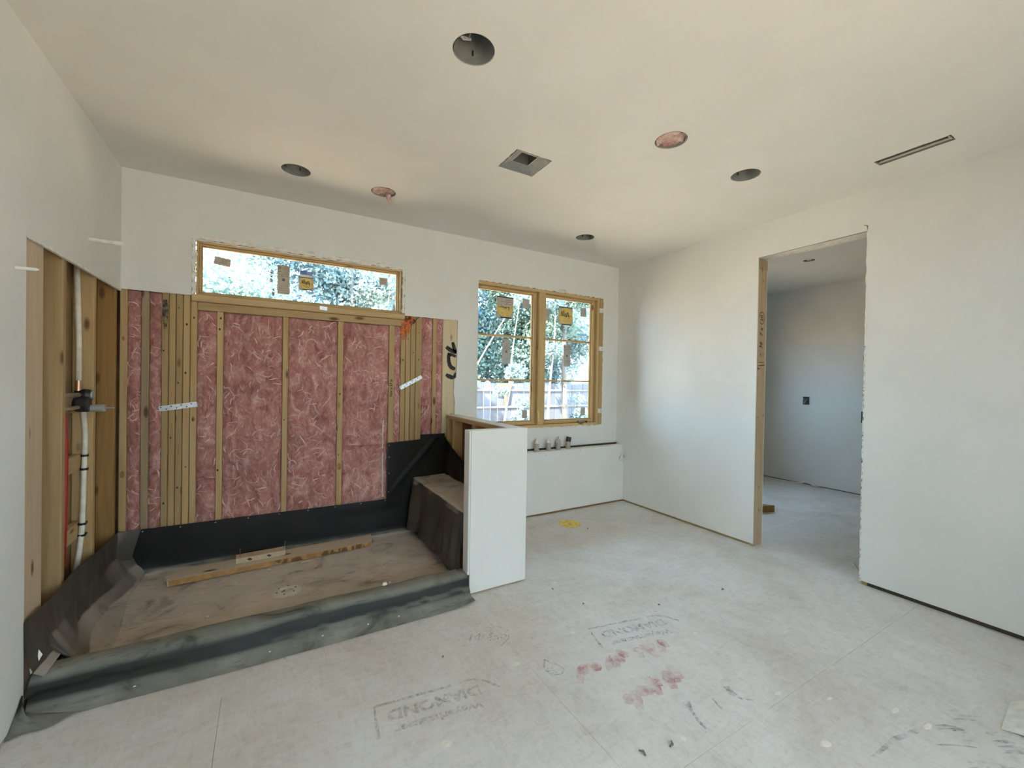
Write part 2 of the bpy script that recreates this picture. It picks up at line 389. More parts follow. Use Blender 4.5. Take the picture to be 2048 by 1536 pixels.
# ------------------------------------------------------------------ ceiling with openings
cans = [(1.556, -2.080), (0.985, -0.560), (1.552, -0.545), (2.770, -2.077), (3.500, -2.070), (3.400, -0.600)]
FARCAN = (5.895, -1.36)
def ceiling_mesh():
    bm = bmesh.new(); edges = []
    def loop(pts):
        vs_ = [bm.verts.new(p) for p in pts]
        for i in range(len(vs_)): edges.append(bm.edges.new((vs_[i], vs_[(i + 1) % len(vs_)])))
    loop([(-0.013, -5.3, H), (7.5, -5.3, H), (7.5, 0.02, H), (-0.013, 0.02, H)])
    for i, (cx, cy) in enumerate(cans + [FARCAN]):
        r = 0.0865 if i < 6 else 0.055
        loop([(cx + (r + 0.0012 * nz(k * 0.9, i * 7.1)) * math.cos(k * math.pi / 20), cy + (r + 0.0012 * nz(k * 0.9, i * 7.1 + 3)) * math.sin(k * math.pi / 20), H) for k in range(40)])
    def rect(x0, x1, y0, y1):
        pts = []
        for (ax, ay), (bx, by) in (((x0, y0), (x1, y0)), ((x1, y0), (x1, y1)), ((x1, y1), (x0, y1)), ((x0, y1), (x0, y0))):
            for k in range(12):
                t = k / 12; pts.append((ax + (bx - ax) * t + jit(0.002), ay + (by - ay) * t + jit(0.002), H))
        loop(pts)
    rect(2.085, 2.338, -1.548, -1.312)
    rect(3.985, 4.068, -2.900, -2.570)
    bmesh.ops.triangle_fill(bm, use_beauty=True, use_dissolve=False, edges=edges)
    r = bmesh.ops.extrude_face_region(bm, geom=bm.faces[:])
    bmesh.ops.translate(bm, vec=(0, 0, 0.013), verts=[e for e in r['geom'] if isinstance(e, bmesh.types.BMVert)])
    bmesh.ops.recalc_face_normals(bm, faces=bm.faces)
    me = bpy.data.meshes.new('ceiling'); bm.to_mesh(me); bm.free(); me.materials.append(MATS['ceiling_paint'])
    return me
ceiling = link(bpy.data.objects.new('ceiling', ceiling_mesh()), None, (0, 0, 0))
tag(ceiling, 'smooth off-white primed ceiling with cut openings', 'ceiling', kind=STRUCT)
MB().box(-0.3, 7.8, -5.6, 0.5, 3.10, 3.25).build('attic_deck', 'kraft', ceiling)

# ------------------------------------------------------------------ back wall
wb = MB()
for a in [(0, W, 2.368, H), (0, 0.370, 1.948, 2.368), (1.875, 2.587, 1.945, 2.368), (4.205, W, 0.672, 2.368), (2.587, 4.205, 0.672, 0.883)]:
    wb.box(a[0], a[1], 0.0, 0.013, a[2], a[3])
edge = [(2.379, 1.945), (2.3785, 1.75), (2.377, 1.60), (2.374, 1.50), (2.371, 1.402), (2.352, 1.392), (2.350, 1.36), (2.351, 1.31), (2.346, 1.27), (2.354, 1.22), (2.362, 1.17), (2.358, 1.11), (2.360, 1.05), (2.360, 0.672)]
wb.prism([(2.587, 0, 1.945)] + [(x, 0, z) for x, z in edge] + [(2.587, 0, 0.672)], (0, 0.013, 0))
wall_back = wb.build('wall_back', 'drywall', loc=(2.2, 0.0, 0.0), recalc=True)
tag(wall_back, 'white drywall window wall with the shower framing left bare', 'wall', kind=STRUCT)
# outside sheathing (keeps the daylight to the windows)
sh = MB()
for a in [(-0.3, 0.372, -0.6, 3.1), (0.372, 1.872, -0.6, 1.90), (0.372, 1.872, 2.368, 3.1), (1.872, 2.50, -0.6, 3.1), (2.50, 4.205, -0.6, 0.885), (2.50, 4.205, 2.368, 3.1), (4.205, 5.5, -0.6, 3.1), (5.5, 6.3, -0.6, 1.15), (5.5, 6.3, 2.0, 3.1), (6.3, 7.8, -0.6, 3.1)]:
    sh.box(a[0], a[1], 0.155, 0.175, a[2], a[3])
sh.build('sheathing', 'kraft', wall_back)
# framing behind: window bucks either side of both openings so no light runs down the cavity
Y0, Y1 = 0.0135, 0.153
studs = [(-0.008, 0.031, 'wood_z'), (0.101, 0.143, 'wood_grey'), (0.208, 0.2455, 'wood_z'), (0.247, 0.2835, 'wood_z'), (0.285, 0.3225, 'wood_z'), (0.324, 0.363, 'wood_z'), (0.365, 0.404, 'wood_z'),
         (0.517, 0.557, 'wood_z'), (0.934, 0.974, 'wood_z'), (1.330, 1.374, 'wood_z'), (1.745, 1.793, 'wood_z'),
         (1.847, 1.890, 'wood_z'), (1.892, 1.935, 'wood_z'), (1.937, 1.981, 'wood_z'), (1.983, 2.037, 'wood_z'), (2.141, 2.179, 'wood_z'), (2.238, 2.44, 'ply_pale')]
for i, (a, b_, m) in enumerate(studs):
    short = (0.365 <= a <= 1.80)
    top = 1.845 if short else 2.735
    if i == 6: top = 1.905
    o = MB().bar(2, a + 0.0006, b_ - 0.0006, Y0 + abs(jit(0.0025)), Y1, 0.04, top, 0.0035).build('stud', m, wall_back)
    if i == 16: o['label'] = 'wide pale board with black sprayed lettering'
MB().bar(0, 0.405, 1.8465, Y0 - 0.002, Y1, 1.846, 1.904, 0.003).build('rough_sill', 'wood_x', wall_back)
MB().bar(0, 0.372, 1.874, Y0 - 0.016, Y1, 1.906, 1.955, 0.004).build('rough_sill', 'wood_x', wall_back)
MB().bar(0, 0.0, 2.27, Y0 + 0.002, Y1, 0.0, 0.039, 0.003).build('sole_plate', 'wood_x', wall_back)
for (a, b_) in ((0.335, 0.369), (1.876, 1.91), (2.462, 2.498), (4.207, 4.245)):
    z0 = 1.956 if b_ < 2 else 0.05
    if a in (0.335, 1.876): continue
    MB().bar(2, a, b_, Y0, Y1, z0, 2.735).build('jack_stud', 'wood_z', wall_back)
o = MB().bar(2, 4.146, 4.2045, 0.0065, 0.14, 0.886, 2.366, 0.004).build('jack_stud', 'wood_z', wall_back)
MB().bar(0, 0.30, 1.95, Y0, Y1, 2.370, 2.45).build('window_header', 'wood_x', wall_back)
MB().bar(0, 2.45, 4.25, Y0, Y1, 2.370, 2.45).build('window_header', 'wood_x', wall_back)
MB().bar(0, 2.50, 4.207, Y0, Y1, 0.84, 0.882).build('rough_sill', 'wood_x', wall_back)
# steel straps nailed across the stud packs
def strap(p0, p1, w):
    p0, p1 = Vector(p0), Vector(p1); d = (p1 - p0).normalized(); s_ = Vector((0, 1, 0)).cross(d) * w / 2
    mb = MB().prism([p0 - s_, p1 - s_, p1 + s_, p0 + s_], (0, 0.002, 0))
    o = mb.build('strap_tie', 'steel', wall_back, recalc=True)
    hl = MB()
    n_ = int((p1 - p0).length / 0.028)
    for k in range(n_):
        c = p0 + d * (0.012 + k * 0.028) + s_ * (0.45 if k % 2 else -0.45)
        hl.lathe(c + Vector((0, -0.0006, 0)), [(0.0, 0.0), (0.0045, 0.0), (0.0045, 0.001)], 8, 1)
    hl.build('nail_hole', 'print_dark', o)
strap((0.197, 0.0105, 1.150), (0.408, 0.0105, 1.180), 0.036)
strap((1.846, 0.0105, 1.300), (2.040, 0.0105, 1.405), 0.033)
# sprayed and pencilled marks on the framing
mk = MB()
def wallpts(L, y=0.0125): return [(x, y, z) for x, z in L]
NY = (0, -1, 0)
ribbon(mk, wallpts([(2.272, 1.430), (2.30, 1.415), (2.330, 1.405), (2.350, 1.402), (2.362, 1.425), (2.368, 1.45)]), [0.026, 0.042, 0.039, 0.036, 0.029, 0.016], NY)
ribbon(mk, wallpts([(2.300, 1.635), (2.296, 1.60), (2.298, 1.56), (2.308, 1.52), (2.325, 1.50), (2.346, 1.488), (2.366, 1.49)]), [0.023, 0.034, 0.036, 0.039, 0.039, 0.036, 0.026], NY)
ribbon(mk, wallpts([(2.296, 1.605), (2.32, 1.618), (2.345, 1.612), (2.370, 1.60)]), [0.026, 0.031, 0.029, 0.026], NY)
ribbon(mk, wallpts([(2.273, 1.690), (2.295, 1.672), (2.325, 1.655), (2.355, 1.645), (2.374, 1.642)]), [0.034, 0.039, 0.039, 0.036, 0.034], NY)
ribbon(mk, wallpts([(2.335, 1.735), (2.345, 1.70), (2.356, 1.665), (2.366, 1.635)]), [0.026, 0.036, 0.034, 0.029], NY)
mk.build('sprayed_lettering', 'spray_black', wall_back)
mk = MB(); ribbon(mk, wallpts([(0.226, 1.90), (0.228, 1.84), (0.226, 1.77), (0.228, 1.70)], 0.0127), [0.02, 0.034, 0.03, 0.014], NY); mk.build('paint_smear', 'spray_blueblack', wall_back)
mk = MB()
ribbon(mk, wallpts([(1.895, 1.94), (1.905, 1.90), (1.90, 1.86), (1.898, 1.80), (1.896, 1.76)], 0.0128), [0.06, 0.075, 0.05, 0.05, 0.02], NY)
ribbon(mk, wallpts([(1.868, 1.88), (1.868, 1.83), (1.868, 1.77), (1.868, 1.73)], 0.0126), [0.03, 0.04, 0.04, 0.02], NY)
ribbon(mk, wallpts([(1.94, 1.94), (1.945, 1.90), (1.94, 1.87)], 0.0128), [0.06, 0.05, 0.02], NY)
mk.build('orange_spray', 'spray_orange', wall_back)
mk = MB()
cs = math.cos(math.radians(42)); sn = math.sin(math.radians(42))
put_text(mk, 'Tall', 0.042, (1.948, 0.0118, 1.885), (cs, 0, sn), (-sn, 0, cs), 0.2, 0.0012)
put_text(mk, 'Bed', 0.04, (1.905, 0.0118, 1.915), (cs, 0, sn), (-sn, 0, cs), 0.2, 0.0015)
ribbon(mk, wallpts([(1.966, 1.90), (1.99, 1.925), (2.01, 1.945)], 0.0118), 0.006, NY)
put_text(mk, 'Nov x 57 in', 0.032, (1.768, 0.0118, 1.30), (0, 0, 1), (-1, 0, 0), 0.2, 0.0006)
mk.build('marker_writing', 'marker', wall_back)
mk = MB()
for (x, z) in ((0.30, 1.85), (0.345, 1.74), (0.385, 1.79), (0.30, 1.33), (0.384, 1.07), (0.262, 0.95), (0.30, 0.60), (0.345, 0.74), (0.22, 1.55), (0.226, 0.50), (0.34, 1.40), (1.868, 1.55), (1.96, 1.62), (1.91, 1.74), (1.955, 1.33), (2.01, 1.80), (2.01, 1.56), (0.54, 1.80), (0.535, 1.72), (0.53, 0.70), (1.35, 1.25), (1.345, 0.75), (0.95, 1.05)):
    r = random.uniform(0.004, 0.008)
    mk.prism([(x + r * math.cos(k * 0.785) * 0.8, 0.0119, z + r * 1.2 * math.sin(k * 0.785)) for k in range(8)], (0, 0.0008, 0))
mk.build('nail_mark', 'print_dark', wall_back, recalc=True)
ko = MB()
for (x, z, s_) in ((1.351, 0.655, 1.0), (0.386, 1.075, 0.6), (0.012, 0.72, 0.8), (0.012, 1.62, 0.5)):
    ko.prism([(x + 0.016 * s_ * math.cos(k * 0.628), 0.0119, z + 0.03 * s_ * math.sin(k * 0.628)) for k in range(10)], (0, 0.0008, 0))
ko.build('knot', 'wood_dark', wall_back, recalc=True)

# ------------------------------------------------------------------ windows
def ragged(mb, p0, p1, w, nrm, n_=40, amp=0.5, seed=0.0, th=0.004):
    """uneven strip of dried compound / foam along an edge, nrm = towards the room, width grows along 'side'"""
    p0, p1 = Vector(p0), Vector(p1); d = (p1 - p0); L_ = d.length; d.normalize(); nrm = Vector(nrm); sd_ = nrm.cross(d)
    vs_ = []
    for i in range(n_ + 1):
        p = p0 + d * L_ * i / n_
        a = w * (0.45 + amp * nz(i * 0.55, seed)); b_ = w * (0.45 + amp * nz(i * 0.43, seed + 9))
        h = th * (1 + 0.9 * nz(i * 0.7, seed + 5))
        vs_ += [p - sd_ * a, p - sd_ * a * 0.6 + nrm * h, p + sd_ * b_ * 0.6 + nrm * h, p + sd_ * b_]
    mb.add(vs_, [(4 * i + k, 4 * i + 4 + k, 4 * i + 5 + k, 4 * i + 1 + k) for i in range(n_) for k in range(3)])
def rect_frame(name, x0, x1, z0, z1, y0, y1, t, par, mats=('window_wood_x', 'window_wood_z'), ch=0.003, tb=None, tt=None):
    tb = t if tb is None else tb; tt = t if tt is None else tt
    MB().bar(2, x0, x0 + t, y0, y1, z0, z1, ch).build(name, mats[1], par)
    MB().bar(2, x1 - t, x1, y0, y1, z0, z1, ch).build(name, mats[1], par)
    MB().bar(0, x0 + t, x1 - t, y0, y1, z1 - tt, z1, ch).build(name, mats[0], par)
    MB().bar(0, x0 + t, x1 - t, y0, y1, z0, z0 + tb, ch).build(name, mats[0], par)
win1 = tag(empty('window_1', (1.12, 0.09, 1.956)), 'wide shallow wood window high above the bare shower framing', 'window', kind=STRUCT)
rect_frame('window_frame', 0.394, 1.846, 1.957, 2.340, 0.012, 0.15, 0.012, win1)
rect_frame('sash', 0.4065, 1.8335, 1.9695, 2.3275, 0.050, 0.105, 0.012, win1, ch=0.003)
rect_frame('glazing_bead', 0.419, 1.821, 1.982, 2.315, 0.070, 0.098, 0.006, win1, ch=0.002)
MB().box(0.4195, 1.8205, 0.088, 0.093, 1.983, 2.314).build('pane', 'glass', win1)
fm = MB()
ragged(fm, (0.372, 0.002, 2.357), (1.876, 0.002, 2.357), 0.034, (0, -1, 0), 70, 0.5, 1.0, 0.006)
ragged(fm, (0.382, 0.002, 2.36), (0.382, 0.002, 1.965), 0.030, (0, -1, 0), 26, 0.7, 2.0, 0.006)
ragged(fm, (1.862, 0.002, 1.96), (1.862, 0.002, 2.36), 0.032, (0, -1, 0), 26, 0.7, 3.0, 0.006)
ragged(fm, (0.40, 0.010, 2.338), (1.85, 0.010, 2.338), 0.010, (0, -1, 0), 60, 0.9, 4.0, 0.004)
fm.build('foam_seal', 'compound', win1)
dl = MB(); ribbon(dl, [(0.40 + 0.1 * k, 0.0105, 2.3425 + 0.002 * nz(k * 1.7, 2)) for k in range(15)], 0.005, (0, -1, 0)); dl.build('gap_line', 'dark_gap', win1)
MB().prism([(1.19, -0.005, 1.925), (1.245, -0.005, 1.922), (1.245, -0.005, 1.952), (1.19, -0.005, 1.955)], (0, 0.003, 0)).build('mounting_clip', 'steel', win1, recalc=True)
MB().prism([(1.10, 0.0, 2.362), (1.145, 0.0, 2.360), (1.142, 0.0, 2.378), (1.12, 0.0, 2.385), (1.102, 0.0, 2.378)], (0, -0.006, 0)).build('mounting_clip', 'steel', win1, recalc=True)

win2 = tag(empty('window_2', (3.345, 0.09, 0.884)), 'tall twin casement wood window over the tub ledge', 'window', kind=STRUCT)
MB().bar(2, 2.541, 2.575, 0.004, 0.15, 0.888, 2.352, 0.004).build('window_frame', 'window_wood_z', win2)
MB().bar(2, 4.110, 4.142, 0.004, 0.15, 0.888, 2.352, 0.004).build('window_frame', 'window_wood_z', win2)
MB().bar(0, 2.575, 4.110, 0.004, 0.15, 2.322, 2.352, 0.004).build('window_frame', 'window_wood_x', win2)
MB().bar(0, 2.575, 4.110, 0.004, 0.15, 0.888, 0.920, 0.004).build('window_frame', 'window_wood_x', win2)
MB().bar(2, 3.300, 3.385, 0.002, 0.15, 0.920, 2.322, 0.008).build('mullion', 'window_wood_z', win2)
for (a, b_) in ((2.575, 3.300), (3.385, 4.110)):
    rect_frame('sash', a + 0.002, b_ - 0.002, 0.922, 2.320, 0.045, 0.110, 0.034, win2, ch=0.005, tb=0.034, tt=0.020)
    rect_frame('glazing_bead', a + 0.0365, b_ - 0.0365, 0.9565, 2.2995, 0.072, 0.100, 0.008, win2, ch=0.003)
    zs = [0.957, 1.3885, 1.8405, 2.299]
    for k in range(3):
        MB().box(a + 0.037, b_ - 0.037, 0.088, 0.093, zs[k] + 0.0005, zs[k + 1] - 0.0005).build('pane', 'glass', win2)
    for z in zs[1:3]:
        MB().bar(0, a + 0.047, b_ - 0.047, 0.076, 0.104, z - 0.010, z + 0.010, 0.004).build('muntin', 'window_wood_x', win2)
fm = MB()
ragged(fm, (2.587, 0.002, 2.362), (4.206, 0.002, 2.362), 0.024, (0, -1, 0), 80, 0.5, 11.0, 0.005)
ragged(fm, (4.203, 0.003, 0.885), (4.203, 0.003, 2.366), 0.016, (0, -1, 0), 70, 0.6, 12.0, 0.004)
ragged(fm, (2.90, 0.002, 0.884), (4.206, 0.002, 0.884), 0.018, (0, -1, 0), 70, 0.8, 13.0, 0.006)
ragged(fm, (2.588, 0.002, 0.884), (2.588, 0.002, 2.366), 0.006, (0, -1, 0), 70, 0.6, 14.0, 0.002)
fm.build('foam_seal', 'compound', win2)
dl = MB(); ribbon(dl, [(2.6 + 0.1 * k, 0.0035, 2.3535 + 0.002 * nz(k * 1.7, 2)) for k in range(16)], 0.005, (0, -1, 0)); dl.build('gap_line', 'dark_gap', win2)
for z in (2.21, 1.77, 1.05):
    MB().box(4.143, 4.200, 0.0005, 0.003, z - 0.024, z + 0.024).box(4.143, 4.146, 0.003, 0.03, z - 0.028, z + 0.028).lathe((4.180, 0.0003, z), [(0.0, 0), (0.004, 0), (0.004, 0.001)], 8, 1).build('mounting_clip', 'white_plastic', win2)
    MB().lathe((4.180, -0.0002, z), [(0.0, 0), (0.0045, 0), (0.0045, 0.0006)], 8, 1).build('screw_head', 'print_dark', win2)
MB().prism([(3.53, -0.004, 2.366), (3.56, -0.006, 2.380), (3.60, -0.008, 2.386), (3.635, -0.005, 2.384), (3.66, -0.004, 2.372), (3.62, -0.006, 2.366), (3.57, -0.005, 2.362)], (0, 0.006, 0)).build('mounting_clip', 'steel', win2, recalc=True)
ck = MB().bar(0, 3.865, 3.915, 0.006, 0.040, 0.921, 0.945, 0.005)
ck.tube([(3.90, 0.015, 0.945), (3.925, 0.010, 0.95), (3.955, 0.006, 0.942), (3.965, 0.004, 0.935)], 0.006, 8)
ck.build('crank_handle', 'brass', win2)
MB().lathe((3.972, 0.004, 0.932), [(0.0, -0.012), (0.009, -0.012), (0.010, 0.012), (0.0, 0.012)], 10, 2).build('crank_knob', 'black_plastic', win2)
MB().prism([(3.305, 0.0, 0.97), (3.318, 0.0, 0.955), (3.322, 0.0, 1.00), (3.315, 0.0, 1.05), (3.303, 0.0, 1.08)], (0, 0.003, 0)).build('torn_tape', 'yellow', win2, recalc=True)

# stickers on the glass, read from the outside (so mirrored in here)
YS = 0.0872
def sticker_plate(par, cx, cz, w, h, mat, tilt=0.0, y=YS):
    c, s_ = math.cos(tilt), math.sin(tilt)
    P4 = [(cx + a * c - b_ * s_, y, cz + a * s_ + b_ * c) for a, b_ in ((-w / 2, -h / 2), (w / 2, -h / 2), (w / 2, h / 2), (-w / 2, h / 2))]
    return MB().prism(P4, (0, 0.0006, 0)).build('sticker', mat, par, recalc=True)
def lines(cx, cz, w, h, n_, par, mat='print_grey', y=YS - 0.0004, th=0.0022, seed=0):
    mb = MB(); rnd = random.Random(seed)
    for k in range(n_):
        z = cz + h / 2 - (k + 0.5) * h / n_; e = rnd.uniform(0.45, 1.0) * w
        x = cx + w / 2 - e
        while x < cx + w / 2 - 0.003:
            q = rnd.uniform(0.006, 0.018); mb.box(x, min(x + q, cx + w / 2), y, y + 0.0003, z - th / 2, z + th / 2); x += q + 0.003
    return mb.build('print', mat, par)
def pella_badge(par, cx, cz, w, h, full=True):
    s_ = sticker_plate(par, cx, cz, w, h, 'sticker_grey'); s_['label'] = 'grey sticker with a yellow disc and mirrored script'
    d = MB(); y = YS - 0.0004
    R = min(w, h) * 0.47
    d.prism([(cx + R * 1.04 * math.cos(k * math.pi / 18), y, cz + R * math.sin(k * math.pi / 18)) for k in range(36)], (0, 0.0003, 0)); d.build('disc', 'sticker_yellow', s_, recalc=True)
    t = MB()
    put_text(t, 'Pella', R * 0.85, (cx, y - 0.0004, cz + R * 0.18), (-0.95, 0, 0.30), (0.22, 0, 1.0), 0.45, 0.001, R * 1.35)
    t.box(cx - w * 0.45, cx + w * 0.45, y - 0.0005, y - 0.0002, cz - R * 0.02, cz + R * 0.02)
    t.box(cx - w * 0.28, cx + w * 0.40, y - 0.0005, y - 0.0002, cz - h * 0.49, cz - h * 0.43)
    if full: t.box(cx - w * 0.48, cx + w * 0.48, y - 0.0005, y - 0.0002, cz + h * 0.44, cz + h * 0.49)
    t.build('lettering', 'print_dark', s_)
    lines(cx, cz - R * 0.45, R * 1.2, R * 0.5, 4, s_, 'print_grey', y - 0.0005, 0.0015, 5)
    return s_
def info_sticker(par, cx, cz, w, h, mat='sticker_grey', seed=1):
    s_ = sticker_plate(par, cx, cz, w, h, mat); s_['label'] = 'tall grey rating sticker with small print'
    y = YS - 0.0004
    lines(cx, cz + h * 0.28, w * 0.86, h * 0.38, 7, s_, 'print_grey', y, 0.003, seed)
    lines(cx, cz - h * 0.33, w * 0.86, h * 0.28, 4, s_, 'print_grey', y, 0.002, seed + 3)
    d = MB(); d.prism([(cx + w * 0.12 * math.cos(k * math.pi / 8), y, cz + h * 0.0 + w * 0.12 * math.sin(k * math.pi / 8)) for k in range(16)], (0, 0.0003, 0)); d.build('emblem', 'print_dark', s_, recalc=True)
    d = MB(); d.box(cx - w * 0.07, cx + w * 0.07, y - 0.0004, y, cz, cz + w * 0.035); d.build('emblem_bar', 'sticker_white', s_)
    d = MB(); d.lathe((cx - w * 0.36, y, cz + h * 0.41), [(w * 0.07, 0), (w * 0.11, 0)], 14, 1); d.build('emblem_ring', 'print_dark', s_)
    return s_
s_ = sticker_plate(win1, 0.540, 2.226, 0.100, 0.058, 'sticker_tan', -0.12); lines(0.54, 2.226, 0.07, 0.035, 4, s_, 'print_grey', seed=21)
info_sticker(win1, 0.937, 2.146, 0.086, 0.225, 'sticker_tan', 2)
s_ = sticker_plate(win1, 1.097, 2.222, 0.090, 0.030, 'sticker_blue'); lines(1.105, 2.222, 0.06, 0.02, 2, s_, 'sticker_white', th=0.004, seed=8)
s_ = sticker_plate(win1, 1.097, 2.197, 0.088, 0.018, 'sticker_white')
pella_badge(win1, 1.097, 2.136, 0.108, 0.104)
s_ = sticker_plate(win1, 1.706, 2.236, 0.070, 0.062, 'sticker_tan'); lines(1.706, 2.236, 0.05, 0.04, 4, s_, 'print_grey', seed=23)
pella_badge(win2, 2.934, 2.133, 0.20, 0.225)
d = sticker_plate(win2, 2.934, 2.185, 0.185, 0.085, 'sticker_tan', y=YS - 0.0011); d['label'] = 'tan flap over the badge'
lines(2.934, 2.19, 0.15, 0.06, 3, d, 'print_dark', YS - 0.0016, 0.004, 31)
s_ = sticker_plate(win2, 3.187, 2.199, 0.085, 0.10, 'sticker_grey'); lines(3.187, 2.199, 0.06, 0.07, 5, s_, seed=24)
info_sticker(win2, 2.956, 1.682, 0.098, 0.25, seed=3)
s_ = sticker_plate(win2, 3.192, 1.031, 0.062, 0.088, 'sticker_grey'); lines(3.192, 1.031, 0.045, 0.065, 5, s_, seed=25)
s_ = sticker_plate(win2, 3.462, 2.109, 0.066, 0.135, 'sticker_grey'); lines(3.462, 2.109, 0.04, 0.1, 6, s_, seed=26)
pella_badge(win2, 3.716, 2.117, 0.20, 0.205)
s_ = sticker_plate(win2, 3.970, 2.182, 0.088, 0.10, 'sticker_grey'); lines(3.97, 2.182, 0.06, 0.07, 5, s_, seed=27)
info_sticker(win2, 3.743, 1.673, 0.098, 0.245, seed=4)
s_ = sticker_plate(win2, 3.986, 1.039, 0.066, 0.092, 'sticker_grey'); lines(3.986, 1.039, 0.045, 0.065, 5, s_, seed=28)

# ------------------------------------------------------------------ left wall
wl_ = MB()
wl_.box(-0.013, 0, -1.236, 0.013, 1.930, H); wl_.box(-0.013, 0, -5.3, -1.236, 0.012, H)
wall_left = wl_.build('wall_left', 'drywall', loc=(0, -2.6, 0))
tag(wall_left, 'white drywall side wall cut open beside the shower', 'wall', kind=STRUCT)
MB().box(-0.116, -0.103, -5.3, 0.17, -0.05, 3.1).build('backing_board', 'kraft', wall_left)
MB().box(-0.150, -0.117, -5.6, 0.17, -0.6, 3.1).build('sheathing', 'siding', wall_left)
for (a, b_, m) in ((-1.40, -1.045, 'wood_primed'), (-0.846, -0.804, 'wood_z'), (-0.429, -0.389, 'wood_z'), (-0.053, -0.012, 'wood_dark')):
    MB().bar(2, -0.102, -0.0135, a, b_, 0.04, 2.735, 0.004).build('stud', m, wall_left)
MB().bar(1, -0.102, -0.0135, -1.40, 0.0, 0.0, 0.039).build('sole_plate', 'wood_y', wall_left)
for z in (0.845, 0.470):
    MB().bar(1, -0.098, -0.060, -0.803, -0.430, z, z + 0.088, 0.004).build('blocking', 'wood_y', wall_left)
MB().bar(1, -0.098, -0.075, -0.803, -0.430, 1.17, 1.26, 0.004).build('blocking', 'wood_y', wall_left)
jg = MB(); ragged(jg, (0.0, -1.236, 1.932), (0.0, 0.0, 1.944), 0.012, (1, 0, 0), 60, 0.7, 21, 0.0015); jg.build('torn_edge', 'compound', wall_left)
jg = MB(); ragged(jg, (0.0, 0.0, 1.948), (0.37, 0.0, 1.948), 0.008, (0, -1, 0), 30, 0.7, 22, 0.0012); ragged(jg, (1.875, -0.0005, 1.945), (2.38, -0.0005, 1.944), 0.009, (0, -1, 0), 40, 0.7, 23, 0.0012); jg.build('torn_edge', 'compound', wall_back)

# ------------------------------------------------------------------ right wall with the doorway, neighbouring room
DY0, DY1, DH = -2.389, -1.643, 2.458
wr = MB()
for x0 in (W, W + 0.127):
    wr.box(x0, x0 + 0.013, DY1, 0.013, 0.022, H); wr.box(x0, x0 + 0.013, DY0, DY1, DH, H); wr.box(x0, x0 + 0.013, -4.15, DY0, 0.028, H); wr.box(x0, x0 + 0.013, -5.05, -4.15, 0.028, 0.3); wr.box(x0, x0 + 0.013, -5.05, -4.15, 2.4, H); wr.box(x0, x0 + 0.013, -5.3, -5.05, 0.028, H)
wall_right = wr.build('wall_right', 'drywall', loc=(W, -2.6, 0))
tag(wall_right, 'white drywall side wall with an unframed doorway', 'wall', kind=STRUCT)
o = MB().bar(2, W + 0.006, W + 0.134, DY1 - 0.002, DY1 + 0.036, 0.0, DH - 0.004, 0.004).build('door_stud', 'wood_grey', wall_right); o['label'] = 'bare wooden door stud with pencil notes'
MB().bar(2, W + 0.0135, W + 0.1265, DY0 - 0.040, DY0 - 0.004, 0.0, DH, 0.004).build('door_stud', 'wood_z', wall_right)
MB().bar(1, W + 0.016, W + 0.124, DY0 - 0.04, DY1 + 0.04, DH + 0.004, DH + 0.042).build('door_header', 'compound', wall_right)
MB().bar(1, W + 0.0135, W + 0.1265, DY1 + 0.037, 0.0, 0.0, 0.038).build('sole_plate', 'wood_y', wall_right)
MB().bar(1, W + 0.0135, W + 0.1265, -5.3, DY0 - 0.041, 0.0, 0.038).build('sole_plate', 'dark_gap', wall_right)
MB().box(W + 0.014, W + 0.126, -5.3, 0.153, 2.60, 3.1).build('top_plate', 'kraft', wall_right)
# pencil notes on the stud (face looks to -y)
pn = MB(); yj = DY1 - 0.0026
def jp(L): return [(W + 0.006 + a * 0.128, yj, z) for a, z in L]
circ = [(0.45 + 0.30 * math.cos(t), 1.955 + 0.052 * math.sin(t)) for t in [k * 0.42 - 2.4 for k in range(14)]]
ribbon(pn, jp(circ), 0.006, NY)
put_text(pn, '20', 0.055, (W + 0.065, yj, 1.955), (0, 0, 1), (-1, 0, 0), 0, 0.001)
put_text(pn, '7 x', 0.06, (W + 0.065, yj, 1.835), (0, 0, 1), (-1, 0, 0), 0.2, 0.001)
put_text(pn, '36', 0.06, (W + 0.06, yj, 1.72), (0, 0, 1), (-1, 0, 0), 0.2, 0.001)
put_text(pn, '\"', 0.05, (W + 0.07, yj, 1.64), (0, 0, 1), (-1, 0, 0), 0, 0.001)
ribbon(pn, jp([(0.12, 1.545), (0.9, 1.555)]), 0.006, NY); ribbon(pn, jp([(0.15, 1.57), (0.8, 1.575)]), 0.004, NY)
put_text(pn, 'T', 0.05, (W + 0.035, yj, 1.52), (0, 0, 1), (-1, 0, 0), 0, 0.001)
pn.build('pencil_writing', 'marker', wall_right)
kn = MB()
for z, xx in ((2.27, 0.5), (0.50, 0.5), (0.30, 0.6), (1.10, 0.2), (1.12, 0.85), (2.36, 0.4)):
    kn.prism([(W + 0.006 + 0.128 * xx + 0.007 * math.cos(k * 0.785), yj, z + 0.011 * math.sin(k * 0.785)) for k in range(8)], (0, 0.0008, 0))
kn.build('knot', 'wood_dark', wall_right, recalc=True)
MB().bar(2, W + 0.005, W + 0.135, DY1 - 0.0045, DY1 - 0.0021, 2.37, 2.452, 0.001).build('shim', 'wood_grey', wall_right)
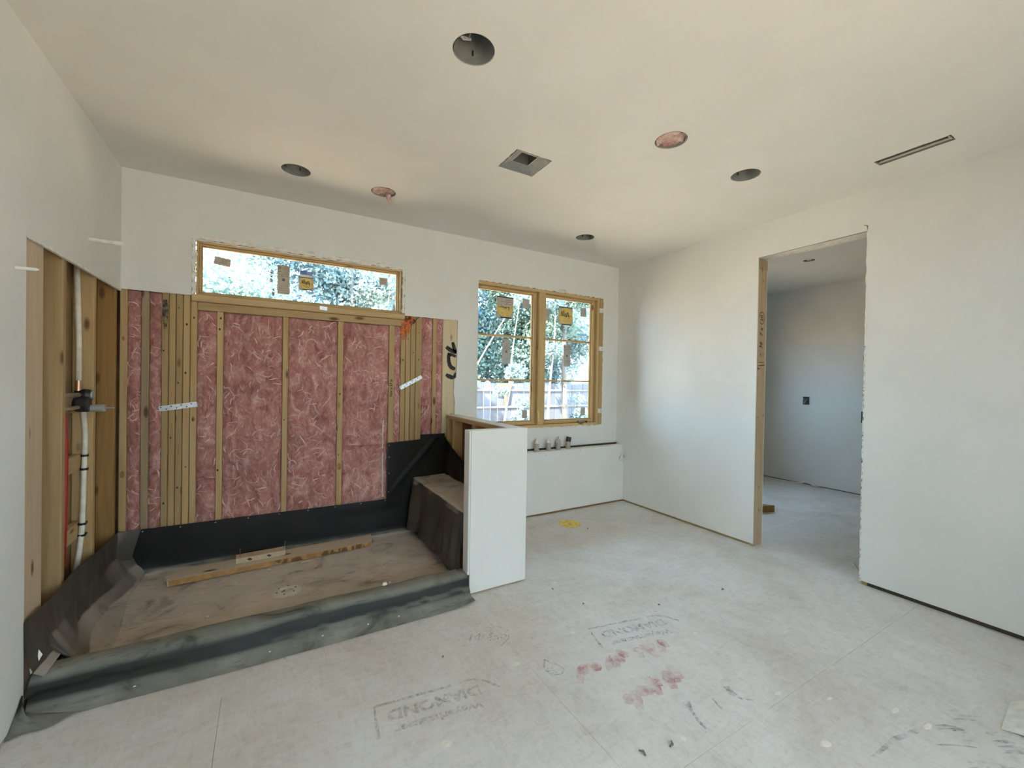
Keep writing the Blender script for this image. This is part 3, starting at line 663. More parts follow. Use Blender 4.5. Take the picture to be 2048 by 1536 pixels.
# ragged cut edge of the near drywall
rg = MB(); z = 0.03; rnd = random.Random(4)
while z < 1.65:
    h = rnd.uniform(0.008, 0.045); w = rnd.uniform(0.002, 0.0055)
    rg.prism([(W - 0.0012, DY0 + w, z), (W - 0.0012, DY0 + w * rnd.uniform(0.4, 1), z + h), (W - 0.0012, DY0 - 0.004, z + h * 0.8), (W - 0.0012, DY0 - 0.003, z + h * 0.1)], (0.001, 0, 0)); z += h + rnd.uniform(0.006, 0.03)
rg.build('torn_paper', 'print_grey', wall_right, recalc=True)
rg = MB(); ragged(rg, (W, DY0, 0.02), (W, DY0, DH), 0.007, (-1, 0, 0), 90, 0.8, 31, 0.0015); rg.build('torn_edge', 'compound', wall_right)
rg = MB(); ribbon(rg, [(W - 0.0008, DY0, 1.3), (W - 0.0008, DY0 + 0.002, 1.8), (W - 0.0008, DY0 + 0.001, 2.45)], 0.004, (-1, 0, 0))
ribbon(rg, [(W - 0.0008, DY1, DH + 0.002), (W - 0.0008, -2.0, DH + 0.003), (W - 0.0008, DY0, DH + 0.004), (W - 0.0008, DY0 - 0.001, DH + 0.042), (W - 0.0008, DY0 + 0.022, DH + 0.056)], [0.004, 0.004, 0.006, 0.009, 0.003], (-1, 0, 0))
rg.build('cut_line', 'print_grey', wall_right)
# neighbouring room shell
wf = MB().box(7.35, 7.365, -4.0, 0.02, 0.012, H).build('wall_far', 'drywall'); tag(wf, 'dim grey-white end wall seen through the doorway', 'wall', kind=STRUCT)
MB().box(7.366, 7.5, -4.0, 0.17, -0.05, 3.1).build('sheathing', 'dark_gap', wf)
o = MB().box(W + 0.14, 7.35, -4.015, -4.0, 0.0, H).box(W + 0.14, 7.35, -4.1, -4.016, -0.1, 3.1).build('wall_side', 'drywall'); tag(o, 'white side wall of the neighbouring room', 'wall', kind=STRUCT)
nb = MB()
for a in [(W + 0.14, 5.5, 0, H), (5.5, 6.3, 0, 1.15), (5.5, 6.3, 2.0, H), (6.3, 7.35, 0, H)]: nb.box(a[0], a[1], 0.0, 0.02, a[2], a[3])
o = nb.build('wall_next', 'drywall', loc=(5.9, 0, 0)); tag(o, 'white window wall of the neighbouring room', 'wall', kind=STRUCT)
# rear wall of the room, behind the camera, with a big window added for fill daylight
rw = MB()
for a in [(-0.013, 0.6, -0.1, 3.1), (0.6, 3.2, -0.1, 0.06), (0.6, 3.2, 2.4, 3.1), (3.2, W + 0.02, 0, 3.1)]: rw.box(a[0], a[1], -5.32, -5.2, a[2], a[3])
o = rw.build('wall_rear', 'drywall', loc=(2.2, -5.2, 0)); tag(o, 'white rear wall with a broad opening added for fill daylight', 'wall', kind=STRUCT)
o = MB().box(-14, 18, -12.2, -12.0, -0.7, 2.6).build('wall_sky_blocker', 'siding'); tag(o, 'plain unseen wall added to block low sky behind the house', 'wall', kind=STRUCT)  # added out of view to hide the horizon sky from the rear window
blocker = MB().box(-3.5, 9.0, -8.2, -5.33, 2.50, 2.62).build('roof_sky_blocker', 'siding'); tag(blocker, 'flat porch slab, unseen, added to keep sky light out of the rear window', 'roof', kind=STRUCT)  # added out of view so rear light comes mostly off the ground
win3 = tag(empty('window_fill_rear', (2.2, -5.26, 0.06)), 'broad rear window, added unseen behind the viewer for fill daylight', 'window', kind=STRUCT)  # unseen window, put in to light the room from behind
rect_frame('window_frame', 0.601, 3.199, 0.061, 2.399, -5.31, -5.22, 0.05, win3)
MB().bar(2, 1.87, 1.93, -5.31, -5.22, 0.112, 2.348).build('mullion', 'window_wood_z', win3)
for a, b_ in ((0.652, 1.869), (1.931, 3.148)): MB().box(a, b_, -5.268, -5.262, 0.112, 2.348).build('pane', 'glass', win3)

win4 = tag(empty('window_fill_side', (W + 0.07, -4.6, 0.3)), 'side window added unseen behind the viewer to brighten the left wall', 'window', kind=STRUCT)  # unseen opening, added to throw more daylight on the left wall
for a, b_ in ((-5.05, -5.00), (-4.20, -4.15)): MB().bar(2, W + 0.002, W + 0.138, a, b_, 0.3, 2.4).build('window_frame', 'window_wood_z', win4)
for a, b_ in ((0.3, 0.35), (2.35, 2.4)): MB().bar(1, W + 0.002, W + 0.138, -5.0, -4.2, a, b_).build('window_frame', 'window_wood_x', win4)
MB().box(W + 0.068, W + 0.073, -5.0, -4.2, 0.35, 2.35).build('pane', 'glass', win4)

# ------------------------------------------------------------------ low half wall and its end
HZ = 1.058
hw = MB().box(2.366, 2.378, -1.222, -0.0005, 0.012, 1.018).build('wall_half', 'drywall', loc=(2.33, -0.6, 0)); tag(hw, 'white waist-high wall between shower and tub space', 'wall', kind=STRUCT)
MB().box(2.362, 2.3655, -1.14, -0.04, 0.04, 1.018).build('backing', 'red_board', hw)
for y in (-0.040, -0.190, -0.60, -1.0):
    MB().bar(2, 2.278, 2.3615, y, y + 0.038, 0.04, 1.018, 0.003).build('stud', 'wood_z', hw)
MB().bar(1, 2.274, 2.378, -1.220, -0.002, 1.0185, HZ - 0.006, 0.003).build('cap_plate', 'wood_y', hw)
MB().bar(1, 2.277, 2.390, -1.221, -0.001, HZ - 0.0055, HZ, 0.002).build('cap_strip', 'drywall', hw)
MB().bar(2, 1.966, 2.390, -1.236, -1.222, 0.012, HZ + 0.002, 0.003).build('end_panel', 'drywall', hw)
MB().bar(2, 1.953, 1.9655, -1.233, -1.155, 0.135, HZ, 0.003).build('edge_panel', 'drywall', hw)
MB().bar(0, 1.966, 2.276, -1.2215, -1.156, HZ - 0.012, HZ, 0.002).build('cap_strip', 'drywall', hw)
MB().bar(2, 1.967, 2.005, -1.221, -1.157, 0.0, HZ - 0.014).build('stud', 'wood_z', hw)
MB().bar(0, 2.006, 2.36, -1.221, -1.157, 0.0, 0.038).build('sole_plate', 'wood_x', hw)
MB().box(2.006, 2.277, -1.168, -1.156, 0.04, HZ - 0.014).build('backing', 'red_board', hw)

# ------------------------------------------------------------------ ledge behind the tub space
LZ = 0.655
lg = MB().box(2.379, W - 0.001, -0.128, -0.115, 0.022, LZ).box(2.379, W - 0.006, -0.115, -0.022, LZ - 0.013, LZ).build('wall_ledge', 'drywall', loc=(3.4, -0.07, 0))
tag(lg, 'white low boxed ledge under the twin window', 'ledge', kind=STRUCT)
MB().box(2.38, W - 0.001, -0.114, -0.0005, LZ - 0.06, LZ - 0.016).build('ledge_framing', 'wood_dark', lg)
MB().bar(0, 2.38, W - 0.002, -0.113, -0.02, 0.0, 0.038).build('sole_plate', 'wood_dark', lg)
MB().box(2.38, W - 0.002, -0.012, -0.001, LZ - 0.015, 0.671).build('ledge_gap', 'dark_gap', lg)
jg = MB(); ragged(jg, (2.38, -0.128, LZ), (W - 0.01, -0.128, LZ), 0.012, (0, -0.6, 0.8), 70, 0.7, 41, 0.002); jg.build('torn_edge', 'compound', lg)
sc_ = MB()
for x, z in ((3.32, 0.62), (3.62, 0.61), (3.12, 0.03), (3.55, 0.03), (3.95, 0.03), (4.40, 0.04), (3.78, 0.64)):
    sc_.lathe((x, -0.1283, z), [(0, 0), (0.004, 0), (0.004, 0.0004)], 8, 1)
sc_.build('screw_head', 'print_grey', lg)

# ------------------------------------------------------------------ insulation batts
def batt(x0, x1, z0, z1, label, fib=1.0, bulge=0.018, seed=0.0, y=0.035, seams=()):
    w = x1 - x0; h = z1 - z0; nx = max(8, int(w / 0.009)); nzn = int(h / 0.010)
    def surf(u, v):
        x = x0 + u * w; z = z0 + v * h
        e = min(u, 1 - u) * w; ez = min(v, 1 - v) * h
        rnd_ = (1 - math.exp(-e / 0.022)) * (1 - math.exp(-ez / 0.02))
        p = Vector((x * 7 + seed, z * 5, seed))
        q = p + noise.noise_vector(p * 0.7) * 1.3
        d = noise.noise(q * 0.6) * 0.55 + noise.noise(q) * 0.5 + noise.noise(q * 2.7) * 0.34 + abs(noise.noise(q * 5.5)) * 0.34 + noise.noise(q * 11) * 0.10
        for sz in seams: d -= 1.4 * math.exp(-((z - sz - 0.01 * nz(x * 20, seed)) / 0.007) ** 2)
        k = min(1.0, w / 0.12)
        return Vector((x + jit(0.001), y - 0.004 - rnd_ * (bulge + 0.030 * d * (0.45 + 0.55 * k)), z))
    mb = MB().grid(nx, nzn, surf)
    root = empty('insulation_batt', ((x0 + x1) / 2, y, z0)); tag(root, label, 'insulation', 'pink insulation batts in the shower wall')
    mb.build('batt', 'insulation', root, smooth=True)
    MB().box(x0, x1, y + 0.004, 0.150, z0, z1).build('batt_core', 'insulation', root)
    fb = MB(); n_ = int(w * h * 230 * fib) + 6
    for k in range(n_):
        u, v = random.uniform(0.02, 0.98), random.uniform(0.02, 0.98)
        a = random.uniform(0, 6.283); st = random.uniform(0.007, 0.020); pts = []; wd = random.uniform(0.002, 0.0085)
        cu = random.uniform(-0.35, 0.35); m_ = random.randint(4, 7)
        for q in range(m_):
            uu = min(0.99, max(0.01, u)); vv = min(0.995, max(0.005, v))
            s0 = surf(uu, vv); pts.append((s0.x, s0.y - 0.0015 - 0.004 * math.sin(math.pi * q / (m_ - 1)), s0.z))
            u += math.cos(a) * st / w; v += math.sin(a) * st / h; a += cu + jit(0.35)
        ribbon(fb, pts, [wd * (0.25 + math.sin(math.pi * (q + 0.5) / m_)) for q in range(m_)], (jit(0.5), -1, jit(0.5)))
    o = fb.build('loose_fibres', 'fibre_pale', root); o['kind'] = 'stuff'
    return root
ZB = 0.30
batt(0.032, 0.100, ZB, 1.944, 'narrow pink insulation batt in the corner, torn open at its top', 1.4, 0.016, 1.0, seams=(1.62, 0.75))
batt(0.144, 0.207, ZB, 1.944, 'slim pink insulation strip left of the strapped five-stud pack', 1.4, 0.018, 5.0, seams=(1.50,))
batt(0.405, 0.516, ZB, 1.844, 'narrow pink insulation batt just right of the strapped five-stud pack', 1.2, 0.020, 9.0, seams=(0.64,))
batt(0.558, 0.933, ZB, 1.844, 'broad pink insulation batt, leftmost of the three wide bays', 1.0, 0.020, 13.0)
batt(0.975, 1.329, ZB, 1.844, 'broad pink insulation batt, middle of the three wide bays', 1.0, 0.020, 17.0)
batt(1.375, 1.744, ZB, 1.844, 'broad pink insulation batt with a thin white cable at its lower right', 1.0, 0.020, 21.0, seams=(0.80,))
batt(1.794, 1.846, ZB, 1.844, 'thin pink insulation sliver left of the orange-sprayed studs', 1.4, 0.012, 25.0)
batt(2.038, 2.140, 0.80, 1.942, 'pink insulation batt right of the orange-sprayed studs', 1.3, 0.022, 29.0, seams=(1.47,))
batt(2.180, 2.237, 0.80, 1.942, 'slim pink insulation strip beside the pale lettered board', 1.3, 0.014, 33.0, seams=(1.60,))
tag(MB().tube([(1.703, 0.006, 0.36), (1.702, 0.005, 0.55), (1.699, 0.005, 0.75), (1.698, 0.005, 0.92), (1.703, 0.010, 1.00), (1.715, 0.022, 1.04)], 0.0055, 8).build('electric_cable', 'wire_white'), 'thin white cable rising over the right-hand wide pink batt', 'cable')

# ------------------------------------------------------------------ shower valve, pipes in the left wall
vr = empty('shower_valve', (-0.05, -0.48, 1.16)); tag(vr, 'black and brass shower valve between the open studs', 'valve')
MB().lathe((0, -0.485, 1.215), [(0.0, -0.085), (0.030, -0.085), (0.036, -0.075), (0.044, -0.060), (0.044, -0.022), (0.038, -0.014), (0.0, -0.014)], 28, 0).build('valve_body', 'black_plastic', vr, smooth=False)
uport = MB().lathe((0, -0.462, 1.262), [(0.0, -0.075), (0.034, -0.075), (0.036, -0.03), (0.030, -0.012), (0.0, -0.012)], 24, 0).build('upper_port', 'black_plastic', vr)
MB().lathe((0, -0.458, 1.264), [(0.0, -0.005), (0.020, -0.005), (0.022, -0.013), (0.0, -0.013)], 20, 0).build('port_plate', 'steel_dull', uport)
sleeve = MB().lathe((0, -0.462, 1.190), [(0.0, 0.045), (0.019, 0.045), (0.021, 0.04), (0.021, -0.014), (0.0, -0.014)], 20, 0).build('stem_sleeve', 'pipe_grey', vr)
MB().lathe((0, -0.462, 1.190), [(0.0, 0.082), (0.005, 0.082), (0.006, 0.045), (0.0, 0.045)], 10, 0).build('stem', 'steel', sleeve)
MB().tube([(-0.055, -0.80, 1.270), (-0.055, -0.62, 1.268), (-0.055, -0.50, 1.265)], 0.013, 10).build('supply_arm', 'brass', vr)
MB().tube([(-0.050, -0.80, 1.205), (-0.050, -0.62, 1.200), (-0.050, -0.51, 1.200)], 0.011, 10).build('supply_arm', 'brass', vr)
MB().tube([(-0.062, -0.470, 1.28), (-0.062, -0.470, 1.345)], [0.015, 0.013], 12).build('riser_fitting', 'copper', vr)
tag(MB().tube([(-0.062, -0.470, 1.346), (-0.063, -0.470, 1.55), (-0.066, -0.474, 1.75), (-0.068, -0.486, 1.98)], 0.0125, 12).build('riser_pipe', 'cream_pipe', smooth=True), 'cream plastic pipe rising from the valve behind the drywall', 'pipe')
pr = empty('supply_pipe', (-0.045, -0.42, 0.25)); tag(pr, 'cream plastic pipe clipped to the two low blocks under the valve', 'pipe')
pth = [(-0.05, -0.445, 1.170), (-0.045, -0.432, 1.05), (-0.044, -0.440, 0.92), (-0.044, -0.452, 0.80), (-0.044, -0.462, 0.65), (-0.044, -0.472, 0.52), (-0.048, -0.495, 0.40), (-0.055, -0.54, 0.25)]
MB().tube(pth, 0.0125, 12).build('pipe', 'cream_pipe', pr, smooth=True)
for z, y in ((0.925, -0.440), (0.85, -0.447), (0.550, -0.470), (0.488, -0.474)):
    MB().lathe((-0.044, y, z), [(0.0145, -0.006), (0.017, -0.006), (0.017, 0.006), (0.0145, 0.006)], 14, 2).box(-0.045, -0.03, y + 0.012, y + 0.032, z - 0.005, z + 0.005).build('pipe_clip', 'black_plastic', pr)
tag(MB().tube([(-0.052, -0.70, 1.19), (-0.048, -0.685, 1.05), (-0.046, -0.69, 0.85), (-0.046, -0.70, 0.60), (-0.05, -0.70, 0.40)], 0.0105, 10).build('hot_pipe', 'red_pipe', smooth=True), 'red plastic pipe running down behind the open stud edge', 'pipe')
st = empty('pipe_stub', (0.0, -0.565, 2.10)); tag(st, 'white capped pipe stub poking from the wall above the shower cut-out', 'pipe')
MB().tube([(-0.01, -0.565, 2.108), (0.115, -0.588, 2.100)], 0.010, 12).build('pipe', 'white_plastic', st)
MB().tube([(0.112, -0.587, 2.100), (0.150, -0.594, 2.098)], [0.0135, 0.0135], 12).build('end_cap', 'white_plastic', st)
tag(MB().tube([(-0.01, -1.318, 1.786), (0.055, -1.318, 1.786), (0.062, -1.318, 1.786)], [0.007, 0.006, 0.003], 10).build('wall_peg', 'white_plastic'), 'thin whitened peg sticking out of the left wall beside the cut-out', 'peg')

# ------------------------------------------------------------------ shower pan liner, bench, curb
def smoothprof(P, n_):
    out = []; L_ = [0]
    for a, b_ in zip(P[:-1], P[1:]): L_.append(L_[-1] + math.hypot(b_[0] - a[0], b_[1] - a[1]))
    for i in range(n_):
        s_ = L_[-1] * i / (n_ - 1); k = 0
        while k < len(P) - 2 and L_[k + 1] < s_: k += 1
        t = (s_ - L_[k]) / max(1e-9, L_[k + 1] - L_[k]); t = min(1, max(0, t))
        p0, p1, p2, p3 = P[max(k - 1, 0)], P[k], P[k + 1], P[min(k + 2, len(P) - 1)]
        f = lambda a, b_, c, d: 0.5 * (2 * b_ + (c - a) * t + (2 * a - 5 * b_ + 4 * c - d) * t * t + (3 * b_ - a - 3 * c + d) * t ** 3)
        lin = (p1[0] + (p2[0] - p1[0]) * t, p1[1] + (p2[1] - p1[1]) * t)
        cr = (f(p0[0], p1[0], p2[0], p3[0]), f(p0[1], p1[1], p2[1], p3[1]))
        out.append((0.4 * lin[0] + 0.6 * cr[0], 0.4 * lin[1] + 0.6 * cr[1]))
    return out
liner = empty('shower_liner', (1.0, -0.6, 0.0)); tag(liner, 'dusty black waterproof membrane lining the shower pan and curb', 'shower liner')
PROF = smoothprof([(-0.006, 0.345), (-0.008, 0.20), (-0.012, 0.085), (-0.035, 0.045), (-0.09, 0.034), (-0.50, 0.028), (-0.96, 0.032), (-1.03, 0.040), (-1.065, 0.075), (-1.085, 0.118), (-1.125, 0.138), (-1.185, 0.140), (-1.225, 0.128), (-1.243, 0.095), (-1.250, 0.060), (-1.262, 0.036), (-1.292, 0.016), (-1.338, 0.003)], 110)
def pan(u, v):
    x = 0.012 + u * 1.945; k = v * 109; i = min(108, int(k)); t = k - i
    y = PROF[i][0] * (1 - t) + PROF[i + 1][0] * t; z = PROF[i][1] * (1 - t) + PROF[i + 1][1] * t
    if y > -0.03: y -= abs(0.010 * nz(x * 3.5, z * 4)) * (1 - max(0, (z - 0.30) / 0.045)); z -= (z > 0.2) * 0.006 * u
    elif y > -1.02: z += 0.006 * nz(x * 2.5, y * 3) + 0.003 * nz(x * 9, y * 8) + 0.0025 * abs(nz(x * 18 + y * 6, y * 16))
    else:
        z += (0.006 * nz(x * 3, y * 7, 4) + 0.003 * nz(x * 13, y * 16, 2)) * min(1, z / 0.05)
        y += 0.010 * nz(x * 2.2, z * 6, 8) * (y > -1.30) + 0.004 * nz(x * 8, z * 9, 8)
        if y < -1.25: y -= 0.012 * u - 0.07 * max(0, 0.35 - u) * (1 if v > 0.97 else 0.7); z = max(z, 0.0025 + 0.001 * abs(nz(x * 9, y * 9)))
        if u > 0.93 and y < -1.28: z += 0.02 * (u - 0.93) / 0.07 * (-1.28 - y) / 0.06
    return (x, y, z)
pm_ = MB().grid(150, 150, pan); pm_.m = [1 if pm_.v[f[0]][1] < -1.085 + 0.03 * nz(pm_.v[f[0]][0] * 5, pm_.v[f[0]][1] * 9) else 0 for f in pm_.f]; pm_.build('pan_sheet', ['membrane', 'membrane_curb'], liner, smooth=True)
def left_up(u, v):
    y = -1.245 + u * 1.24
    top = 0.352 + 0.028 * (1 - u) + 0.02 * math.exp(-((u - 0.45) / 0.2) ** 2) - 0.012 * math.exp(-((u - 0.22) / 0.08) ** 2)
    P_ = [(0.003, top), (0.016, top * 0.62), (0.040 + 0.03 * math.sin(u * 9), 0.115), (0.095 + 0.03 * math.sin(u * 7 + 1), 0.045), (0.16 + 0.03 * math.sin(u * 6), 0.0335)]
    if u < 0.14: P_ = [(0.003, top), (0.012, top * 0.75), (0.02, 0.20), (0.03, 0.165), (0.06, 0.143)]
    k = v * 4; i = min(3, int(k)); t = k - i; t = t * t * (3 - 2 * t) * 0.3 + t * 0.7
    x = P_[i][0] * (1 - t) + P_[i + 1][0] * t; z = P_[i][1] * (1 - t) + P_[i + 1][1] * t
    x += (0.022 * nz(y * 6, z * 3) + 0.008 * nz(y * 17, z * 5)) * math.sin(math.pi * min(1, v * 1.05)) ** 0.7
    if u > 0.93: x += 0.05 * (u - 0.93) / 0.07 * (1 - v) * v * 4
    return (max(0.002, x), y, max(z, 0.034))
MB().grid(90, 40, left_up).build('side_sheet', 'membrane_dust_sheen', liner, smooth=True)  # dust tone doubles as a painted grey sheen on this sheet
# folded corner ear
MB().grid(14, 14, lambda u, v: (0.006 + 0.11 * u * (1 - 0.7 * v) , -0.012 - 0.13 * (1 - u) * (0.25 + v) * (1 - 0.3 * v) - 0.02 * math.sin(v * 3), 0.352 - 0.30 * v - 0.03 * u * v)).build('corner_fold', 'membrane_dust_sheen', liner, smooth=True)
# torn sheet at the foot of the left wall
MB().grid(12, 10, lambda u, v: (0.004 + 0.20 * u * v, -1.262 - 0.13 * v + 0.06 * u * v + 0.012 * math.sin(u * 9), 0.006 + 0.09 * (1 - u) * (1 - v) ** 1.5 + 0.006 * abs(nz(u * 5, v * 5)))).build('torn_corner', 'membrane_curb', liner, smooth=True)
# staples along the upstand
for k in range(9):
    x = 0.12 + k * 0.2; MB().box(x, x + 0.007, -0.0165, -0.0075, 0.332 - 0.004, 0.332).build('staple', 'dusty_white', liner)
for z in (0.80, 0.70, 0.56, 0.40): MB().box(1.748, 1.755, -0.0175, -0.012, z, z + 0.006).build('staple', 'dusty_white', liner)
tl = MB().prism([(0.012, -1.215, 0.150), (0.03, -1.17, 0.20), (0.016, -1.165, 0.225), (0.006, -1.205, 0.165)], (0.002, 0, 0)); tl.build('tape_strip', 'compound', liner, recalc=True)

bench = empty('shower_bench', (2.11, -0.58, 0.03)); tag(bench, 'built-in shower bench wrapped in dusty black membrane beside the half wall', 'bench')
MB().box(1.985, 2.270, -1.14, -0.02, 0.036, 0.495).build('bench_frame', 'kraft', bench)
def bench_cover(u, v):
    y = -1.150 + u * 1.140
    hem = 0.095 + 0.02 * math.sin(u * 4) + (0.03 * math.exp(-((u - 0.02) / 0.03) ** 2))
    P_ = [(2.270, 0.512), (2.12, 0.508), (1.985, 0.506), (1.966, 0.500), (1.958, 0.47), (1.945, 0.32), (1.932, 0.18), (1.915, hem)]
    k = v * 7; i = min(6, int(k)); t = k - i
    x = P_[i][0] * (1 - t) + P_[i + 1][0] * t; z = P_[i][1] * (1 - t) + P_[i + 1][1] * t
    if v < 0.42: z += 0.004 * nz(x * 9, y * 5) + 0.002 * nz(x * 20, y * 14)
    else:
        f = min(1, (v - 0.42) / 0.3)
        x += f * (0.020 * nz(y * 5, z * 2, 3) + 0.008 * nz(y * 13, z * 3, 5)) - 0.03 * f * math.exp(-((u - 0.90) / 0.06) ** 2) + 0.03 * f * math.exp(-((u - 0.78) / 0.05) ** 2) - 0.015 * f * math.exp(-((u - 0.12) / 0.05) ** 2)
    return (min(x, 2.272), y, z)
MB().grid(110, 60, bench_cover).build('bench_cover', 'membrane_dust_sheen', bench, smooth=True)
# tall sheet behind the bench and up the half wall
def back_tall(u, v):
    x = 1.737 + u * 0.537; top = 0.828 + 0.025 * u; z = 0.30 + v * (top - 0.30)
    y = -0.012 - 0.018 * abs(nz(x * 5, z * 4, 7)) * math.sin(math.pi * min(1, v)) - 0.012 * math.exp(-(((x - 1.95) - (z - 0.6) * 0.9) / 0.03) ** 2) * math.sin(math.pi * u)
    return (x, y, z)
MB().grid(50, 50, back_tall).build('back_sheet', 'membrane', liner, smooth=True)
MB().box(2.03, 2.262, -0.0105, -0.0065, 0.80, 0.885).build('back_patch', 'membrane', liner)
def half_up(u, v):
    y = -0.004 - u * 1.14; top = 0.848 - 0.16 * min(1, u / 0.45) ** 0.8 - 0.03 * u; z = 0.50 + v * (top - 0.50)
    return (2.270 - 0.014 * abs(nz(y * 6, z * 5, 9)) - 0.01 * math.exp(-((y + 0.1 + (z - 0.6) * 0.5) / 0.02) ** 2), y, z)
MB().grid(60, 24, half_up).build('half_wall_sheet', 'membrane', liner, smooth=True)

dr = empty('shower_drain', (0.952, -0.690, 0.03)); tag(dr, 'round dust-whitened drain flange in the middle of the shower pan', 'drain')
flg = MB().lathe((0.952, -0.690, 0.031), [(0.088, 0.0), (0.080, 0.004), (0.050, 0.009), (0.034, 0.010), (0.032, 0.006), (0.030, -0.004)], 36).build('flange', 'dusty_white', dr, smooth=True)
MB().lathe((0.952, -0.690, 0.028), [(0.0, 0.0005), (0.031, 0.0005)], 24).build('drain_hole', 'print_grey', dr)
for k in range(6):
    a = k * 1.047 + 0.3
    MB().lathe((0.952 + 0.055 * math.cos(a), -0.690 + 0.055 * math.sin(a), 0.0385), [(0.0, 0.002), (0.006, 0.002), (0.006, 0.0)], 8).build('bolt', 'print_grey', flg)
# plank with a block lying in the pan
pk = empty('plank', (0.94, -0.17, 0.036)); tag(pk, 'rough wooden plank with a splintered left end lying across the shower pan', 'plank')
def pt(a, b_): # a along 0..1, b across 0 (near) .. 1 (far)
    n0, n1 = Vector((0.300, -0.292)), Vector((1.570, -0.225)); f0, f1 = Vector((0.278, -0.125)), Vector((1.598, -0.055))
    p = (n0 * (1 - a) + n1 * a) * (1 - b_) + (f0 * (1 - a) + f1 * a) * b_; return p
outl = [pt(0, 0)] + [pt(1, 0), pt(1, 1), pt(0.16, 1), pt(0.13, 0.93), pt(0.07, 0.88), pt(0.03, 0.74), pt(0.012, 0.7), pt(0.02, 0.62), pt(-0.012, 0.55), pt(0.012, 0.48), pt(-0.004, 0.4), pt(0.014, 0.3), pt(-0.002, 0.2), pt(0.01, 0.12)]
MB().prism([(p.x, p.y, 0.038) for p in outl], (0, 0, 0.036)).build('board', 'plank_wood', pk, recalc=True)
p0 = pt(0.004, 0); p1 = pt(0.999, 0)
MB().prism([(p0.x, p0.y - 0.0007, 0.0385), (p1.x, p1.y - 0.0007, 0.0385), (p1.x, p1.y - 0.0007, 0.0735), (p0.x, p0.y - 0.0007, 0.0735)], (0, 0.0005, 0)).build('sawn_edge', 'edge_orange', pk, recalc=True)
rnd = random.Random(9)
for k in range(13):
    a0 = 0.47 + k * 0.040 + rnd.uniform(-0.012, 0.004); p0 = pt(a0, 0); p1 = pt(min(0.998, a0 + rnd.uniform(0.022, 0.040)), 0)
    MB().prism([(p0.x + jit(0.01), p0.y - 0.001, 0.0385), (p1.x + jit(0.01), p1.y - 0.001, 0.0385), (p1.x + jit(0.016), p1.y - 0.001, 0.0735 - rnd.random() * 0.004), (p0.x + jit(0.016), p0.y - 0.001, 0.0735 - rnd.random() * 0.010)], (0, 0.0008, 0)).build('dark_stain', rnd.choice(['stain_brown', 'stain_brown', 'wood_dark', 'red_board']), pk, recalc=True)
bk = empty('wood_block', (0.80, -0.135, 0.075)); tag(bk, 'short wooden block with two upright nails resting on the plank', 'wood block')
def bq(a, b_): return pt(0.285 + a * 0.235, 0.42 + b_ * 0.50)
MB().prism([(bq(a, b_).x, bq(a, b_).y, 0.0745) for a, b_ in ((0, 0), (1, 0), (1, 1), (0, 1))], (0, 0, 0.034)).build('block', 'chip_wood', bk, recalc=True)
for a, b_, dx in ((0.08, 0.35, 0.0), (0.96, 0.3, 0.012)):
    p = bq(a, b_); MB().tube([(p.x, p.y, 0.105), (p.x + dx, p.y, 0.165)], 0.0018, 6).lathe((p.x + dx, p.y, 0.165), [(0, 0.001), (0.004, 0.001), (0.004, -0.001), (0, -0.001)], 8).build('nail', 'print_grey', bk)
for a in (0.27, 0.66):
    p = bq(a, 0); MB().tube([(p.x - 0.012, p.y - 0.004, 0.092), (p.x, p.y - 0.010, 0.100), (p.x + 0.012, p.y - 0.006, 0.090), (p.x + 0.002, p.y - 0.006, 0.086), (p.x - 0.008, p.y - 0.010, 0.098)], 0.0035, 6).build('knot', 'print_dark', bk)
# crumbs and chips in the pan and on the curb
def blob(name, x, y, z, r, mat, flat_=0.4, seed=0, sy=1.0, n_=9):
    pts = [(x + r * (1 + 0.35 * nz(math.cos(k * 6.283 / n_) * 1.3 + seed, math.sin(k * 6.283 / n_) * 1.3)) * math.cos(k * 6.283 / n_), y + sy * r * (1 + 0.35 * nz(math.cos(k * 6.283 / n_) * 1.3 + seed, math.sin(k * 6.283 / n_) * 1.3 + 4)) * math.sin(k * 6.283 / n_)) for k in range(n_)]
    mb = MB(); vs_ = [(p[0], p[1], z) for p in pts] + [(x + (p[0] - x) * 0.6, y + (p[1] - y) * 0.6, z + r * flat_) for p in pts]
    mb.add(vs_, [tuple(range(n_ - 1, -1, -1)), tuple(range(n_, 2 * n_))] + [(i, (i + 1) % n_, n_ + (i + 1) % n_, n_ + i) for i in range(n_)])
    return mb.build(name, mat)
ch = MB().tube([(1.045, -0.300, 0.040), (1.06, -0.318, 0.048), (1.09, -0.320, 0.050), (1.115, -0.305, 0.044), (1.10, -0.292, 0.040), (1.07, -0.296, 0.039)], [0.003, 0.007, 0.008, 0.007, 0.005, 0.003], 6).build('wood_shaving', 'chip_wood')
tag(ch, 'curled pale wood shaving beside the plank in the pan', 'shaving')
tag(blob('wood_chip', 0.855, -0.310, 0.035, 0.018, 'chip_wood', 0.4, 3, 0.6), 'small pale wood chip lying against the near edge of the plank', 'wood chip')
tag(blob('plaster_lump', 1.462, -1.110, 0.136, 0.016, 'compound', 0.9, 5), 'bright white plaster lump on top of the shower curb', 'plaster lump')
for i, (x, y, z, r) in enumerate(((0.72, -0.985, 0.035, 0.013), (0.50, -1.010, 0.038, 0.009), (0.56, -0.80, 0.031, 0.007), (1.20, -1.080, 0.118, 0.007), (1.50, -1.085, 0.13, 0.008))):
    tag(blob('plaster_crumb', x, y, z, r, 'compound', 0.5, i * 3.1), ['largest of the white crumbs in the pan, near the curb left of the drain', 'small white crumb in the pan close to the curb, left of the largest crumb', 'lone tiny white crumb in the pan between plank and curb', 'tiny white crumb on the inner slope of the curb left of the plaster lump', 'tiny white crumb right beside the bright plaster lump on the curb'][i], 'crumb', 'plaster crumbs on the membrane')
